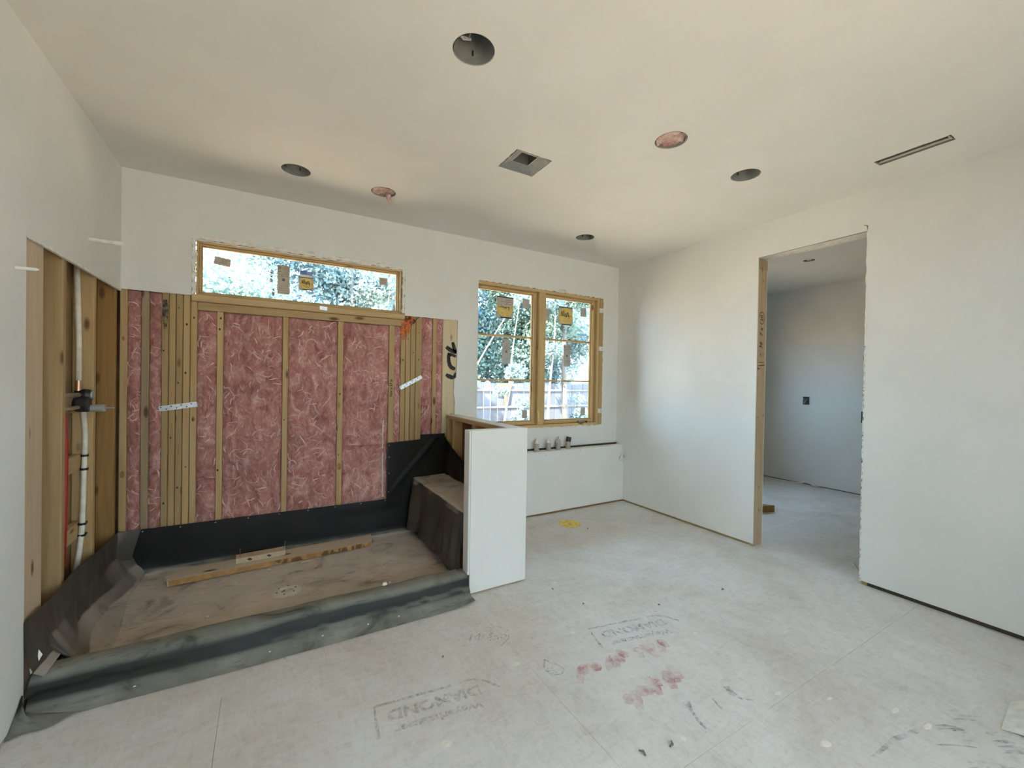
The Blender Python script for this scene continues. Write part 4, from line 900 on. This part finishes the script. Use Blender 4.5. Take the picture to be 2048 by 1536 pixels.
for i, (x, y) in enumerate(((0.86, -1.300), (1.10, -1.285), (1.33, -1.292), (1.50, -1.295), (0.35, -1.285))):
    tag(blob('plaster_fleck', x, y, 0.024, 0.006, 'sticker_white', 0.5, i * 2.3, 0.7), ['middle white fleck on the outer curb skirt', 'white fleck on the curb skirt, third from the half wall end', 'white fleck on the curb skirt, second from the half wall end', 'white fleck on the curb skirt, nearest the half wall end', 'white fleck on the curb skirt, nearest the left wall'][i], 'fleck', 'plaster flecks on the curb skirt')

# ------------------------------------------------------------------ capped pipes and wire on the ledge
caps = [(3.245, 'leftmost of the four capped pipe stubs standing on the ledge', 'white_plastic'), (3.395, 'capped pipe stub with a pale collar, second on the ledge', 'compound'), (3.522, 'capped pipe stub with a dark nozzle, third on the ledge', 'steel_dull'), (3.655, 'short pipe stub with a tilted black cap, nearest the wire on the ledge', 'black_plastic')]
for i, (x, lab, m) in enumerate(caps):
    y = -0.074; r_ = empty('pipe_stub', (x, y, LZ)); tag(r_, lab, 'pipe', 'pipe stubs on the ledge')
    MB().lathe((x, y, LZ), [(0.0, 0.0), (0.028, 0.0), (0.026, 0.004), (0.0245, 0.07), (0.026, 0.073), (0.026, 0.082), (0.0, 0.082)], 20).build('pipe', 'pipe_grey', r_)
    if i < 3:
        MB().lathe((x, y, LZ + 0.082), [(0.027, 0.0), (0.027, 0.006), (0.020, 0.012), (0.014, 0.03), (0.007, 0.036), (0.006, 0.058), (0.0, 0.060)], 18).build('cap', m, r_)
    else:
        MB().tube([(x, y, LZ + 0.078), (x + 0.012, y, LZ + 0.128)], [0.027, 0.027], 18).build('cap', m, r_)
wc = MB()
wc.tube([(W - 0.02, -0.03, 0.69), (W - 0.03, -0.10, 0.668), (W - 0.03, -0.14, 0.645), (W - 0.022, -0.148, 0.60), (W - 0.02, -0.15, 0.565)], 0.0045, 8)
for k, (r, dz) in enumerate(((0.036, 0.0), (0.042, -0.006), (0.030, 0.004))):
    wc.tube([(W - 0.030 - 0.006 * k + 0.03 * math.cos(t), -0.150 - 0.004 * k + 0.3 * r * math.sin(t * 2), 0.530 + dz + r * math.sin(t)) for t in [q * 0.45 for q in range(15)]], 0.0045, 8)
tag(wc.build('wire_coil', 'wire_white', smooth=True), 'white cable hanging in a small coil at the end of the ledge', 'cable')
yd = MB(); pts = [(3.387 + 0.105 * (1 + 0.06 * nz(math.cos(k * 0.2) * 4, math.sin(k * 0.2) * 4)) * math.cos(k * 0.2094), -0.463 + 0.105 * (1 + 0.06 * nz(math.cos(k * 0.2) * 4, math.sin(k * 0.2) * 4, 3)) * math.sin(k * 0.2094), 0.0004) for k in range(30)]
yd.prism(pts, (0, 0, 0.0016)); yd = yd.build('paint_disc', 'yellow', recalc=True); tag(yd, 'round yellow sprayed disc on the floor in front of the ledge', 'floor mark')
MB().prism([(3.387 + 0.02 * math.cos(k), -0.463 + 0.014 * math.sin(k), 0.0021) for k in range(6)], (0, 0, 0.0004)).build('centre_scrawl', 'pipe_grey', yd, recalc=True)

# ------------------------------------------------------------------ ceiling fittings
can_lab = ['bare grey recessed light can nearest the viewer, wires dangling inside', 'bare grey recessed light can, leftmost over the shower', 'recessed light opening over the shower stuffed with pink insulation and a hanging tuft', 'recessed light opening stuffed with pink insulation, right of the square duct', 'bare grey recessed light can between the stuffed opening and the slot', 'small-looking grey recessed light can in the corner over the tub ledge']
for i, (cx, cy) in enumerate(cans):
    r_ = empty('recessed_can', (cx, cy, H)); tag(r_, can_lab[i], 'light can', 'recessed light cans in the ceiling')
    stuffed = i in (2, 3)
    zt = 0.045 if stuffed else 0.16
    k = MB().lathe((cx, cy, H), [(0.0830, 0.001), (0.0815, 0.004), (0.081, 0.03), (0.078 if stuffed else 0.060, zt), (0.0, zt)], 36); hs = k.build('housing', 'can_grey', r_, smooth=False)
    MB().lathe((cx, cy, H + 0.0005), [(0.0865, 0.008), (0.0828, 0.006)], 36).build('gap_ring', 'print_dark', r_)
    if not stuffed:
        for a in (1.2, 3.9, 5.6):
            MB().box(cx + 0.073 * math.cos(a) - 0.003, cx + 0.073 * math.cos(a) + 0.003, cy + 0.073 * math.sin(a) - 0.003, cy + 0.073 * math.sin(a) + 0.003, H + 0.035, H + 0.055).build('slot', 'print_dark', hs)
        MB().lathe((cx - 0.02, cy + 0.01, H + zt - 0.045), [(0.0, 0.0), (0.016, 0.0), (0.018, 0.006), (0.018, 0.045)], 16).build('socket', 'steel_dull', r_)
    if i == 0:
        w0, w1, w2 = cx - 0.030, cy + 0.028, H + 0.055
        MB().tube([(w0 - 0.02, w1 - 0.01, w2), (w0 - 0.005, w1 - 0.002, w2 - 0.006), (w0 + 0.012, w1, w2 + 0.002), (w0 + 0.022, w1 - 0.004, w2 + 0.022), (w0 + 0.026, w1 - 0.01, w2 + 0.05)], 0.004, 6).tube([(w0 - 0.022, w1 + 0.004, w2 + 0.012), (w0, w1 + 0.006, w2 + 0.004), (w0 + 0.03, w1 + 0.002, w2 + 0.012)], 0.006, 6).build('wiring', 'wire_white', r_)
        MB().bar(0, w0 - 0.012, w0 + 0.018, w1 - 0.006, w1 + 0.010, w2 + 0.004, w2 + 0.02, 0.002).build('bracket', 'steel_dull', r_)
    if stuffed:
        MB().grid(26, 26, lambda u, v: (cx + 0.0795 * (2 * u - 1) * math.sqrt(1 - (2 * v - 1) ** 2 / 2), cy + 0.0795 * (2 * v - 1) * math.sqrt(1 - (2 * u - 1) ** 2 / 2), H + 0.016 + 0.014 * nz(u * 4 + i, v * 4) + 0.008 * nz(u * 11, v * 11, i) - (0.012 if (u + v * 0.4) < 0.75 else 0.0))).build('insulation_plug', 'plug_pink', r_, smooth=True)
        fb = MB()
        for q in range(70):
            a = random.uniform(0, 6.28); rr = 0.07 * math.sqrt(random.random()); p = Vector((cx + rr * math.cos(a), cy + rr * math.sin(a), H + 0.006)); d = random.uniform(0, 6.28); L_ = []
            for s_ in range(5): L_.append(p.copy()); p += Vector((math.cos(d), math.sin(d), jit(0.35))) * 0.007; d += jit(0.9)
            ribbon(fb, L_, 0.002, (jit(0.4), jit(0.4), -1))
        fb.build('loose_fibres', 'insulation_fibre', r_)['kind'] = 'stuff'
    if i == 2:
        MB().tube([(cx + 0.045, cy + 0.045, H + 0.02), (cx + 0.05, cy + 0.055, H - 0.01), (cx + 0.062, cy + 0.062, H - 0.03), (cx + 0.07, cy + 0.07, H - 0.042), (cx + 0.078, cy + 0.068, H - 0.046)], [0.022, 0.018, 0.013, 0.011, 0.004], 9).build('hanging_tuft', 'plug_pink', r_, smooth=True)
r_ = empty('recessed_can', (FARCAN[0], FARCAN[1], H)); tag(r_, 'small recessed light opening in the ceiling beyond the doorway', 'light can', 'recessed light cans in the ceiling')
MB().lathe((FARCAN[0], FARCAN[1], H), [(0.052, 0.002), (0.050, 0.03), (0.045, 0.06), (0.0, 0.06)], 24).build('housing', 'can_grey', r_)
MB().lathe((FARCAN[0], FARCAN[1], H + 0.004), [(0.0, 0.0), (0.022, 0.0), (0.024, 0.02)], 14).build('socket', 'compound', r_)
# square duct boot
bt = empty('duct_boot', (2.2115, -1.430, H)); tag(bt, 'square sheet-metal duct boot opening in the ceiling', 'air duct')
def sq(h, z, ox=0, oy=0): return [(2.2115 + ox - h, -1.430 + oy - h, H + z), (2.2115 + ox + h, -1.430 + oy - h, H + z), (2.2115 + ox + h, -1.430 + oy + h, H + z), (2.2115 + ox - h, -1.430 + oy + h, H + z)]
hx = 0.122; low = [(2.2115 - 0.121, -1.43 - 0.113, H + 0.001), (2.2115 + 0.121, -1.43 - 0.113, H + 0.001), (2.2115 + 0.121, -1.43 + 0.113, H + 0.001), (2.2115 - 0.121, -1.43 + 0.113, H + 0.001)]
top = sq(0.062, 0.030)
MB().add(low + top, [(i, (i + 1) % 4, 4 + (i + 1) % 4, 4 + i) for i in range(4)]).build('boot', 'duct_grey', bt)
t2 = sq(0.062, 0.030); t3 = sq(0.060, 0.22)
MB().add(t2 + t3, [(i, (i + 1) % 4, 4 + (i + 1) % 4, 4 + i) for i in range(4)] + [(4, 5, 6, 7)]).build('duct', 'print_grey', bt)
fr_ = MB(); a = sq(0.0635, 0.0288); b_ = sq(0.056, 0.0295); fr_.add(a + b_, [(i, (i + 1) % 4, 4 + (i + 1) % 4, 4 + i) for i in range(4)]); fr_.build('collar', 'can_grey', bt)
fz = MB(); rnd = random.Random(3)
for k in range(26):
    e = rnd.randint(0, 3); t = rnd.random(); p = Vector(low[e]) * (1 - t) + Vector(low[(e + 1) % 4]) * t
    ribbon(fz, [p, p + Vector((jit(0.006), jit(0.006), -0.006)), p + Vector((jit(0.01), jit(0.01), -0.012))], [0.003, 0.002, 0.0008], (1, 0, 0))
fz.build('paper_fray', 'compound', bt)['kind'] = 'stuff'
sl = empty('slot_diffuser', (4.026, -2.735, H)); tag(sl, 'long narrow metal slot diffuser opening in the ceiling by the right wall', 'air vent')
x0, x1, y0, y1 = 3.989, 4.064, -2.896, -2.574
MB().box(x0, x0 + 0.002, y0, y1, H - 0.001, H + 0.12).box(x1 - 0.002, x1, y0, y1, H - 0.001, H + 0.12).box(x0, x1, y0, y0 + 0.002, H - 0.001, H + 0.12).box(x0, x1, y1 - 0.002, y1, H - 0.001, H + 0.12).build('channel', 'can_grey', sl)
MB().box(x0 + 0.002, x1 - 0.002, y0 + 0.002, y1 - 0.002, H + 0.117, H + 0.119).build('slot_back', 'print_grey', sl)
MB().bar(1, x1 - 0.022, x1 - 0.014, y0 + 0.003, y1 - 0.003, H + 0.004, H + 0.016, 0.002).build('rail', 'dusty_white', sl)
MB().bar(1, x0 + 0.022, x0 + 0.046, y0 + 0.003, y1 - 0.003, H + 0.022, H + 0.030, 0.002).build('vane', 'can_grey', sl)
MB().bar(0, x0 + 0.002, x1 - 0.002, y0 + 0.008, y0 + 0.016, H + 0.006, H + 0.02, 0.002).build('end_plate', 'dusty_white', sl)

# ------------------------------------------------------------------ bits in the neighbouring room and doorway
eb = empty('outlet_box', (7.343, -0.70, 1.11)); tag(eb, 'dark open outlet box in the end wall seen through the doorway', 'outlet box')
MB().box(7.338, 7.3495, -0.737, -0.663, 1.115, 1.225).build('box', 'print_dark', eb)
MB().tube([(7.335, -0.72, 1.20), (7.325, -0.70, 1.16), (7.333, -0.69, 1.13)], 0.008, 6).tube([(7.335, -0.675, 1.21), (7.327, -0.682, 1.17), (7.335, -0.68, 1.125)], 0.008, 6).build('wires', 'print_grey', eb)
sw = empty('switch_box', (W + 0.10, DY0 + 0.03, 1.10)); tag(sw, 'dark latch cut-out with ragged edges at the doorway edge', 'cut-out')
MB().box(W + 0.030, W + 0.115, DY0 - 0.003, DY0 + 0.022, 1.125, 1.205).build('box', 'print_dark', sw)
MB().tube([(W + 0.06, DY0 + 0.022, 1.205), (W + 0.09, DY0 + 0.034, 1.19), (W + 0.10, DY0 + 0.036, 1.12), (W + 0.07, DY0 + 0.022, 1.11)], 0.005, 6).build('frayed_rim', 'pipe_grey', sw)
tag(MB().tube([(7.30, -0.55, 0.008), (7.27, -0.66, 0.012), (7.29, -0.74, 0.05), (7.27, -0.79, 0.055), (7.26, -0.85, 0.02), (7.30, -0.93, 0.008)], [0.008, 0.012, 0.014, 0.013, 0.011, 0.008], 7).build('cable_end', 'compound', smooth=True), 'pale cable end curling off the floor at the foot of the far end wall', 'cable')
tag(MB().prism([(5.35, -1.12, 0.0), (5.62, -1.20, 0.0), (5.52, -1.05, 0.0), (5.36, -1.02, 0.0)], (0, 0, 0.07)).build('wood_offcut', 'wood_dark', recalc=True), 'brown wedge of scrap wood on the floor behind the door stud', 'wood scrap')
tag(MB().tube([(4.56, -2.36, 0.02), (4.62, -2.33, 0.006), (4.72, -2.27, 0.005), (4.80, -2.22, 0.005)], 0.0025, 6).build('loose_wire', 'pipe_grey'), 'thin grey wire curling on the floor at the doorway edge', 'wire')

# ------------------------------------------------------------------ marks and litter on the floor
def stamp(cx, cy, ux, uy, w, h, mat, name, label):
    ux = Vector((*ux, 0)).normalized(); uy = Vector((*uy, 0)).normalized(); o = Vector((cx, cy, 0.0006)); mb = MB()
    put_text(mb, 'DIAMOND', h * 0.40, o - uy * h * 0.16, ux, uy, 0, 0.003, w * 0.80)
    put_text(mb, 'Weyerhaeuser', h * 0.26, o + uy * h * 0.26, ux, uy, 0, 0.002, w * 0.74)
    U = lambda a, b_: o + ux * (a * w / 2) + uy * (b_ * h / 2)
    ribbon(mb, [U(0.98, 0.7), U(0.98, -1), U(-0.35, -1)], 0.016, (0, 0, 1))
    ribbon(mb, [U(-0.5, -1), U(-0.72, -1.05), U(-0.95, -0.7), U(-1.15, -0.1)], 0.014, (0, 0, 1))
    ob = mb.build(name, mat); tag(ob, label, 'floor stamp'); return ob
stamp(2.625, -2.030, (-1, 0.20), (-0.30, -1), 0.52, 0.20, 'stamp_blue', 'panel_stamp', 'faded blue panel-maker stamp on the floor above the red smears')
stamp(1.470, -2.005, (-1, 0.12), (-0.12, -1), 0.50, 0.20, 'stamp_green', 'panel_stamp', 'faded grey-green panel-maker stamp on the floor near the bottom edge')
def smear(pts, wid, mat, name, label, ang=0.0, n_=6):
    mb = MB(); rnd = random.Random(int(pts[0][0] * 100))
    for (x, y) in pts:
        for k in range(n_):
            a = ang + rnd.uniform(-0.4, 0.4); L_ = rnd.uniform(0.4, 1.0) * wid; px, py = x + rnd.uniform(-0.03, 0.03), y + rnd.uniform(-0.02, 0.02)
            ribbon(mb, [(px - math.cos(a) * L_ / 2, py - math.sin(a) * L_ / 2, 0.0005 + 0.00008 * k), (px, py + 0.004, 0.0005 + 0.00008 * k), (px + math.cos(a) * L_ / 2, py + math.sin(a) * L_ / 2, 0.0005 + 0.00008 * k)], [0.03, rnd.uniform(0.045, 0.075), 0.03], (0, 0, 1))
    tag(mb.build(name, mat), label, 'floor mark')
smear([(2.15 + k * 0.085, -2.14 - 0.006 * k) for k in range(7)], 0.12, 'stamp_red', 'red_lettering', 'long faded red lettering smeared under the blue floor stamp', 1.2, 2)
smear([(2.24 + k * 0.07, -2.37 + 0.0 * k) for k in range(5)], 0.12, 'stamp_red', 'red_lettering', 'short faded red lettering, nearer of the two red smears', 1.1, 2)
pm = empty('purple_marks', (2.53, -2.57, 0.0)); tag(pm, 'three faded purple strokes on the floor right of the red smears', 'floor mark')
for P_, w_ in (([(2.42, -2.50), (2.40, -2.545), (2.375, -2.60), (2.37, -2.635)], [0.04, 0.014, 0.016, 0.008]), ([(2.54, -2.545), (2.525, -2.585), (2.52, -2.61)], [0.008, 0.010, 0.014]), ([(2.66, -2.53), (2.645, -2.57), (2.65, -2.61), (2.69, -2.64)], [0.03, 0.03, 0.012, 0.006])):
    q = MB(); ribbon(q, [(x, y, 0.0006) for x, y in P_], w_, (0, 0, 1)); q.build('stroke', 'stamp_purple', pm)
sk = MB()
put_text(sk, 'Mrs', 0.09, (1.835, -1.655, 0.0006), (0.97, -0.2, 0), (0.25, 0.95, 0), 0.4, 0.0)
put_text(sk, 'ino', 0.08, (1.92, -1.70, 0.0006), (0.97, -0.2, 0), (0.25, 0.95, 0), 0.3, 0.0)
ribbon(sk, [(1.90, -1.60, 0.0006), (1.97, -1.62, 0.0006), (2.00, -1.68, 0.0006), (1.97, -1.74, 0.0006), (1.90, -1.78, 0.0006)], 0.005, (0, 0, 1))
tag(sk.build('pencil_scrawl', 'stamp_green'), 'grey pencilled scrawl on the floor in front of the curb end', 'floor mark')
th = MB()
ribbon(th, [(2.04, -1.975, 0.0006), (2.02, -2.0, 0.0006), (2.00, -2.03, 0.0006), (2.005, -2.08, 0.0006), (2.05, -2.10, 0.0006), (2.085, -2.08, 0.0006), (2.07, -2.03, 0.0006), (2.05, -2.01, 0.0006), (2.04, -1.975, 0.0006)], 0.008, (0, 0, 1))
for k in range(3): ribbon(th, [(2.005, -2.035 - 0.018 * k, 0.0006), (2.04, -2.045 - 0.018 * k, 0.0006)], 0.007, (0, 0, 1))
tag(th.build('hand_stamp', 'stamp_green'), 'small dark thumb-up print on the floor between stamp and scrawl', 'floor mark')
sb = MB(); rnd = random.Random(6)
for k in range(26):
    x = 3.05 + rnd.uniform(0, 0.4); y = -3.16 + rnd.uniform(-0.12, 0.08); L_ = rnd.uniform(0.05, 0.16)
    ribbon(sb, [(x, y, 0.0006), (x + L_ * 0.5, y - L_ * 0.28, 0.0006), (x + L_ * 0.9, y - L_ * 0.62, 0.0006)], [0.004, 0.012, 0.004], (0, 0, 1))
ribbon(sb, [(2.80, -3.02, 0.0006), (2.98, -3.03, 0.0006), (3.12, -3.06, 0.0006)], [0.01, 0.02, 0.02], (0, 0, 1))
tag(sb.build('blue_scuffs', 'scuff_blue'), 'blue-grey brushed scuffs on the floor at the lower right', 'floor mark')
DRIP = ['bright oval white drip near the bottom edge, right of the purple strokes', 'small white drip just past the long seam, above the long drips', 'upper of the two long white drips beside the blue scuffs', 'lower of the two long white drips beside the blue scuffs', 'white drip on the long seam, above the bright oval drip', '', 'white drip between the pencilled scrawl and the thumb print', 'white drip just left of the blue panel stamp', 'white drip on open floor right of the half wall', 'white drip on the floor nearest the right wall', 'white drip right of the red lettering, below the doorway', 'pale irregular drip below the grey-green stamp at the bottom edge', 'small round white drip below the nearer red lettering']
for i, (x, y, r, s_) in enumerate(((2.715, -2.905, 0.026, 0.6), (3.00, -2.80, 0.016, 0.4), (3.17, -2.97, 0.028, 0.4), (3.18, -3.07, 0.03, 0.4), (2.83, -2.67, 0.02, 0.5), (2.05, -2.02, 0.0, 1), (1.90, -1.935, 0.02, 0.6), (2.30, -1.87, 0.016, 0.7), (2.55, -1.36, 0.02, 0.7), (3.35, -2.44, 0.02, 0.5), (2.90, -2.20, 0.016, 0.5), (1.44, -2.19, 0.022, 0.8), (2.25, -2.62, 0.012, 1))):
    if r == 0: continue
    tag(blob('compound_drip', x, y, 0.0003, r, 'compound', 0.05, i * 1.7, s_), DRIP[i], 'drip', 'white compound drips on the subfloor')
SLIV = ['dark curled sliver at the bottom edge, right of the other curl', 'dark curled sliver at the bottom edge, left of the other curl', 'dark sliver on the floor in front of the door stud', 'tiny dark speck on the floor right of the half wall foot', 'tiny dark speck above the blue stamp towards the doorway', 'tiny dark speck in front of the shower curb', 'tiny dark speck beside the yellow disc', 'tiny dark speck between half wall and blue stamp', 'dark sliver lying in the doorway']
for i, (px, py, L_) in enumerate(((2.17, -2.62, 0.03), (2.06, -2.60, 0.028), (3.50, -1.98, 0.02), (2.49, -1.42, 0.014), (2.95, -1.9, 0.012), (1.60, -1.72, 0.012), (3.45, -0.66, 0.012), (2.55, -1.67, 0.012), (4.70, -2.42, 0.03))):
    a = i * 1.3
    tag(MB().tube([(px, py, 0.004), (px + L_ * 0.5 * math.cos(a), py + L_ * 0.5 * math.sin(a), 0.007), (px + L_ * math.cos(a + 0.5), py + L_ * math.sin(a + 0.5), 0.004)], [0.003, 0.0045, 0.0025], 6).build('debris_sliver', 'print_grey'), SLIV[i], 'debris', 'dark debris slivers on the floor')
pc = empty('paper_scrap', (3.55, -3.29, 0.0)); tag(pc, 'curled white paper scrap with a dark fold at the lower right edge', 'paper scrap')
MB().grid(16, 12, lambda u, v: (3.68 - 0.26 * u + 0.02 * math.sin(v * 5), -3.205 - 0.22 * v - 0.02 * u, 0.002 + 0.055 * math.sin(min(1, v * 1.15) * 2.6) * (1 - 0.55 * u) * (0.6 + 0.4 * math.cos(u * 2)))).build('sheet', 'white_plastic', pc, smooth=True)
MB().tube([(3.64, -3.285, 0.062), (3.58, -3.290, 0.056), (3.52, -3.292, 0.046), (3.47, -3.290, 0.034)], [0.002, 0.004, 0.004, 0.002], 6).build('fold', 'print_grey', pc)

# ------------------------------------------------------------------ outside
GZ = -0.65
gd = MB().grid(30, 30, lambda u, v: (-40 + 90 * u, -45 + 100 * v, GZ - 0.05 + 0.10 * nz(u * 9, v * 9))).build('ground', 'soil', smooth=True); tag(gd, 'bare sunlit soil outside the house', 'ground', kind=STRUCT)
fence = empty('fence', (10.0, 10.0, GZ)); tag(fence, 'weathered grey board fence beyond the twin window', 'fence')
x = 6.2; rnd = random.Random(12); pb = None
while x < 17.5:
    w = 0.29; top = 1.30 + rnd.uniform(-0.03, 0.03)
    MB().bar(2, x, x + w - 0.012, 10.0 + rnd.uniform(0, 0.008), 10.025, GZ + 0.03, top, 0.003).build('board', 'fence_wood', fence); x += w
for z in (0.35, 0.98): MB().bar(0, 6.2, 17.5, 9.955, 9.999, z, z + 0.08, 0.004).build('rail', 'bark_pale', fence)
for k in range(5): MB().bar(2, 6.3 + k * 2.5, 6.39 + k * 2.5, 10.03, 10.12, GZ - 0.1, 1.40, 0.004).build('post', 'fence_wood', fence)
tag(MB().prism([(8.15, 9.93, 1.28), (8.80, 9.93, 1.29), (8.72, 9.93, 0.92), (8.62, 9.93, 0.42), (8.50, 9.93, 0.40), (8.46, 9.93, 0.84), (8.12, 9.93, 0.86)], (0, 0.02, 0)).build('tan_panel', 'tan_sheet', recalc=True), 'tan board hung on the fence, seen in the lower left pane', 'board')
def tree(name, x, y, h, r, label, crown, leaf='leaf_green', bark='bark', n_=11000, lean=(0, 0), ls=0.075, branches=6, seed=0, mid=None):
    rnd = random.Random(seed); t = empty(name, (x, y, GZ)); tag(t, label, 'tree', 'trees outside the windows')
    pts = []; rs = []
    for k in range(9):
        f = k / 8; pts.append((x + lean[0] * f + 0.08 * math.sin(f * 5 + seed), y + lean[1] * f + 0.06 * math.sin(f * 4 + seed * 2), GZ - 0.05 + h * f)); rs.append(r * (1 - 0.75 * f) + r * 0.3 * max(0, 0.1 - f) * 10)
    MB().tube(pts, rs, 9).build('trunk', bark, t, smooth=True)
    blobs = []
    for k in range(branches):
        f = rnd.uniform(0.35, 0.95); i = int(f * 8); p = Vector(pts[i]); a = rnd.uniform(0, 6.283); L_ = crown * rnd.uniform(0.5, 1.0)
        q = p + Vector((math.cos(a) * L_, math.sin(a) * L_ * 0.7, L_ * rnd.uniform(0.0, 0.7)))
        MB().tube([p, p.lerp(q, 0.5) + Vector((jit(0.1), jit(0.1), 0.08)), q], [r * 0.4, r * 0.22, r * 0.07], 6).build('branch', bark, t, smooth=True)
        blobs.append((q, crown * rnd.uniform(0.45, 0.8))); blobs.append((p.lerp(q, 0.6), crown * rnd.uniform(0.35, 0.6)))
    blobs.append((Vector(pts[-1]), crown * 0.8))
    if mid: blobs += [(Vector((x + a, y + b_, c)), rr) for a, b_, c, rr in mid]
    tot = sum(b_[1] ** 2 for b_ in blobs); lf = MB()
    for c, R in blobs:
        for k in range(int(n_ * R * R / tot)):
            d = Vector((rnd.gauss(0, 1), rnd.gauss(0, 1), rnd.gauss(0, 1))).normalized() * R * rnd.random() ** 0.45; d.z *= 0.75
            p = c + d; nrm = Vector((rnd.gauss(0, 1), rnd.gauss(0, 1), rnd.gauss(0, 1) + 0.6)).normalized()
            a = nrm.orthogonal().normalized(); b_ = nrm.cross(a); sz = ls * rnd.uniform(0.6, 1.3); an = rnd.uniform(0, 6.28)
            u = (a * math.cos(an) + b_ * math.sin(an)) * sz; v = (b_ * math.cos(an) - a * math.sin(an)) * sz * 0.5
            lf.add([p - u, p + v, p + u, p - v], [(0, 1, 2, 3)])
    o = lf.build('foliage', leaf, t); o['kind'] = 'stuff'
tree('tree', -0.9, 9.0, 8.5, 0.15, 'bushy tree at the far left end of the high window', 1.8, 'leaf_green', seed=13)
tree('tree', 0.9, 9.5, 9.0, 0.16, 'broad leafy tree filling the left of the high window', 1.7, 'leaf_blue_shade', seed=1)
tree('tree', 2.9, 8.6, 8.5, 0.11, 'slender pale-barked tree in the middle of the high window', 1.5, 'leaf_pale', 'bark_pale', seed=2, n_=15000)
tree('tree', 4.6, 10.5, 9.0, 0.18, 'dense leafy tree filling the right of the high window', 1.8, 'leaf_green', seed=3)
tree('tree', 7.0, 12.6, 9.5, 0.20, 'large tree behind the fence in the left casement', 2.3, 'leaf_blue_shade', seed=4, n_=26000, ls=0.10, mid=[(0, 0, 2.6, 1.5), (1.2, 0, 3.6, 1.4), (-1, 0, 2.0, 1.2), (0.4, 0, 4.8, 1.5), (-1.2, 0, 4.0, 1.3), (1.4, 0, 2.0, 1.0), (0.2, 0, 1.4, 0.9), (-1.0, 0, 1.3, 0.8), (1.5, 0, 1.4, 0.8)])
tree('tree', 9.8, 12.2, 9.0, 0.18, 'leafy green tree behind the fence at the centre mullion', 2.2, 'leaf_green', seed=5, n_=26000, ls=0.10, mid=[(0, 0, 2.4, 1.5), (-0.8, 0, 3.6, 1.3), (0.9, 0, 3.4, 1.3), (0, 0, 4.8, 1.5), (1.4, 0, 2.0, 0.9), (-1.4, 0, 2.1, 0.9), (0, 0, 1.4, 0.9), (1.1, 0, 1.4, 0.8)])
tree('tree', 12.8, 12.8, 9.0, 0.18, 'pale leafy tree behind the fence in the right casement', 2.3, 'leaf_pale', seed=6, n_=26000, ls=0.10, mid=[(0, 0, 2.6, 1.6), (-1.2, 0, 3.4, 1.4), (0.6, 0, 4.6, 1.6), (-1.0, 0, 4.9, 1.4), (-1.3, 0, 2.0, 1.0), (0, 0, 1.5, 1.0), (-1.0, 0, 1.4, 0.8)])
tree('sapling', 6.60, 6.9, 4.6, 0.04, 'thin pale leaning sapling in the left casement', 0.5, 'leaf_pale', 'bark_pale', n_=900, lean=(0.7, 0), seed=7, branches=3)
tree('sapling', 5.0, 8.4, 5.2, 0.045, 'second thin sapling in the left casement, leaning further over', 0.5, 'leaf_green', 'bark_pale', n_=900, lean=(3.4, 0.2), seed=8, branches=3)
tree('tree', 10.6, 9.0, 8.0, 0.13, 'straight dark trunk standing close in the right casement', 1.3, 'leaf_green', seed=9, n_=12000)
tree('sapling', 9.65, 8.6, 5.0, 0.06, 'pale sapling just right of the centre mullion', 0.6, 'leaf_pale', 'bark_pale', n_=1500, seed=10, branches=3)
tree('shrub', 8.9, 9.3, 1.3, 0.04, 'low pale shrub at the foot of the fence, left casement', 0.42, 'leaf_pale', n_=900, ls=0.07, seed=11)
tree('shrub', 11.4, 9.2, 1.4, 0.04, 'low pale shrub at the foot of the fence, right casement', 0.45, 'leaf_pale', n_=900, ls=0.07, seed=12)
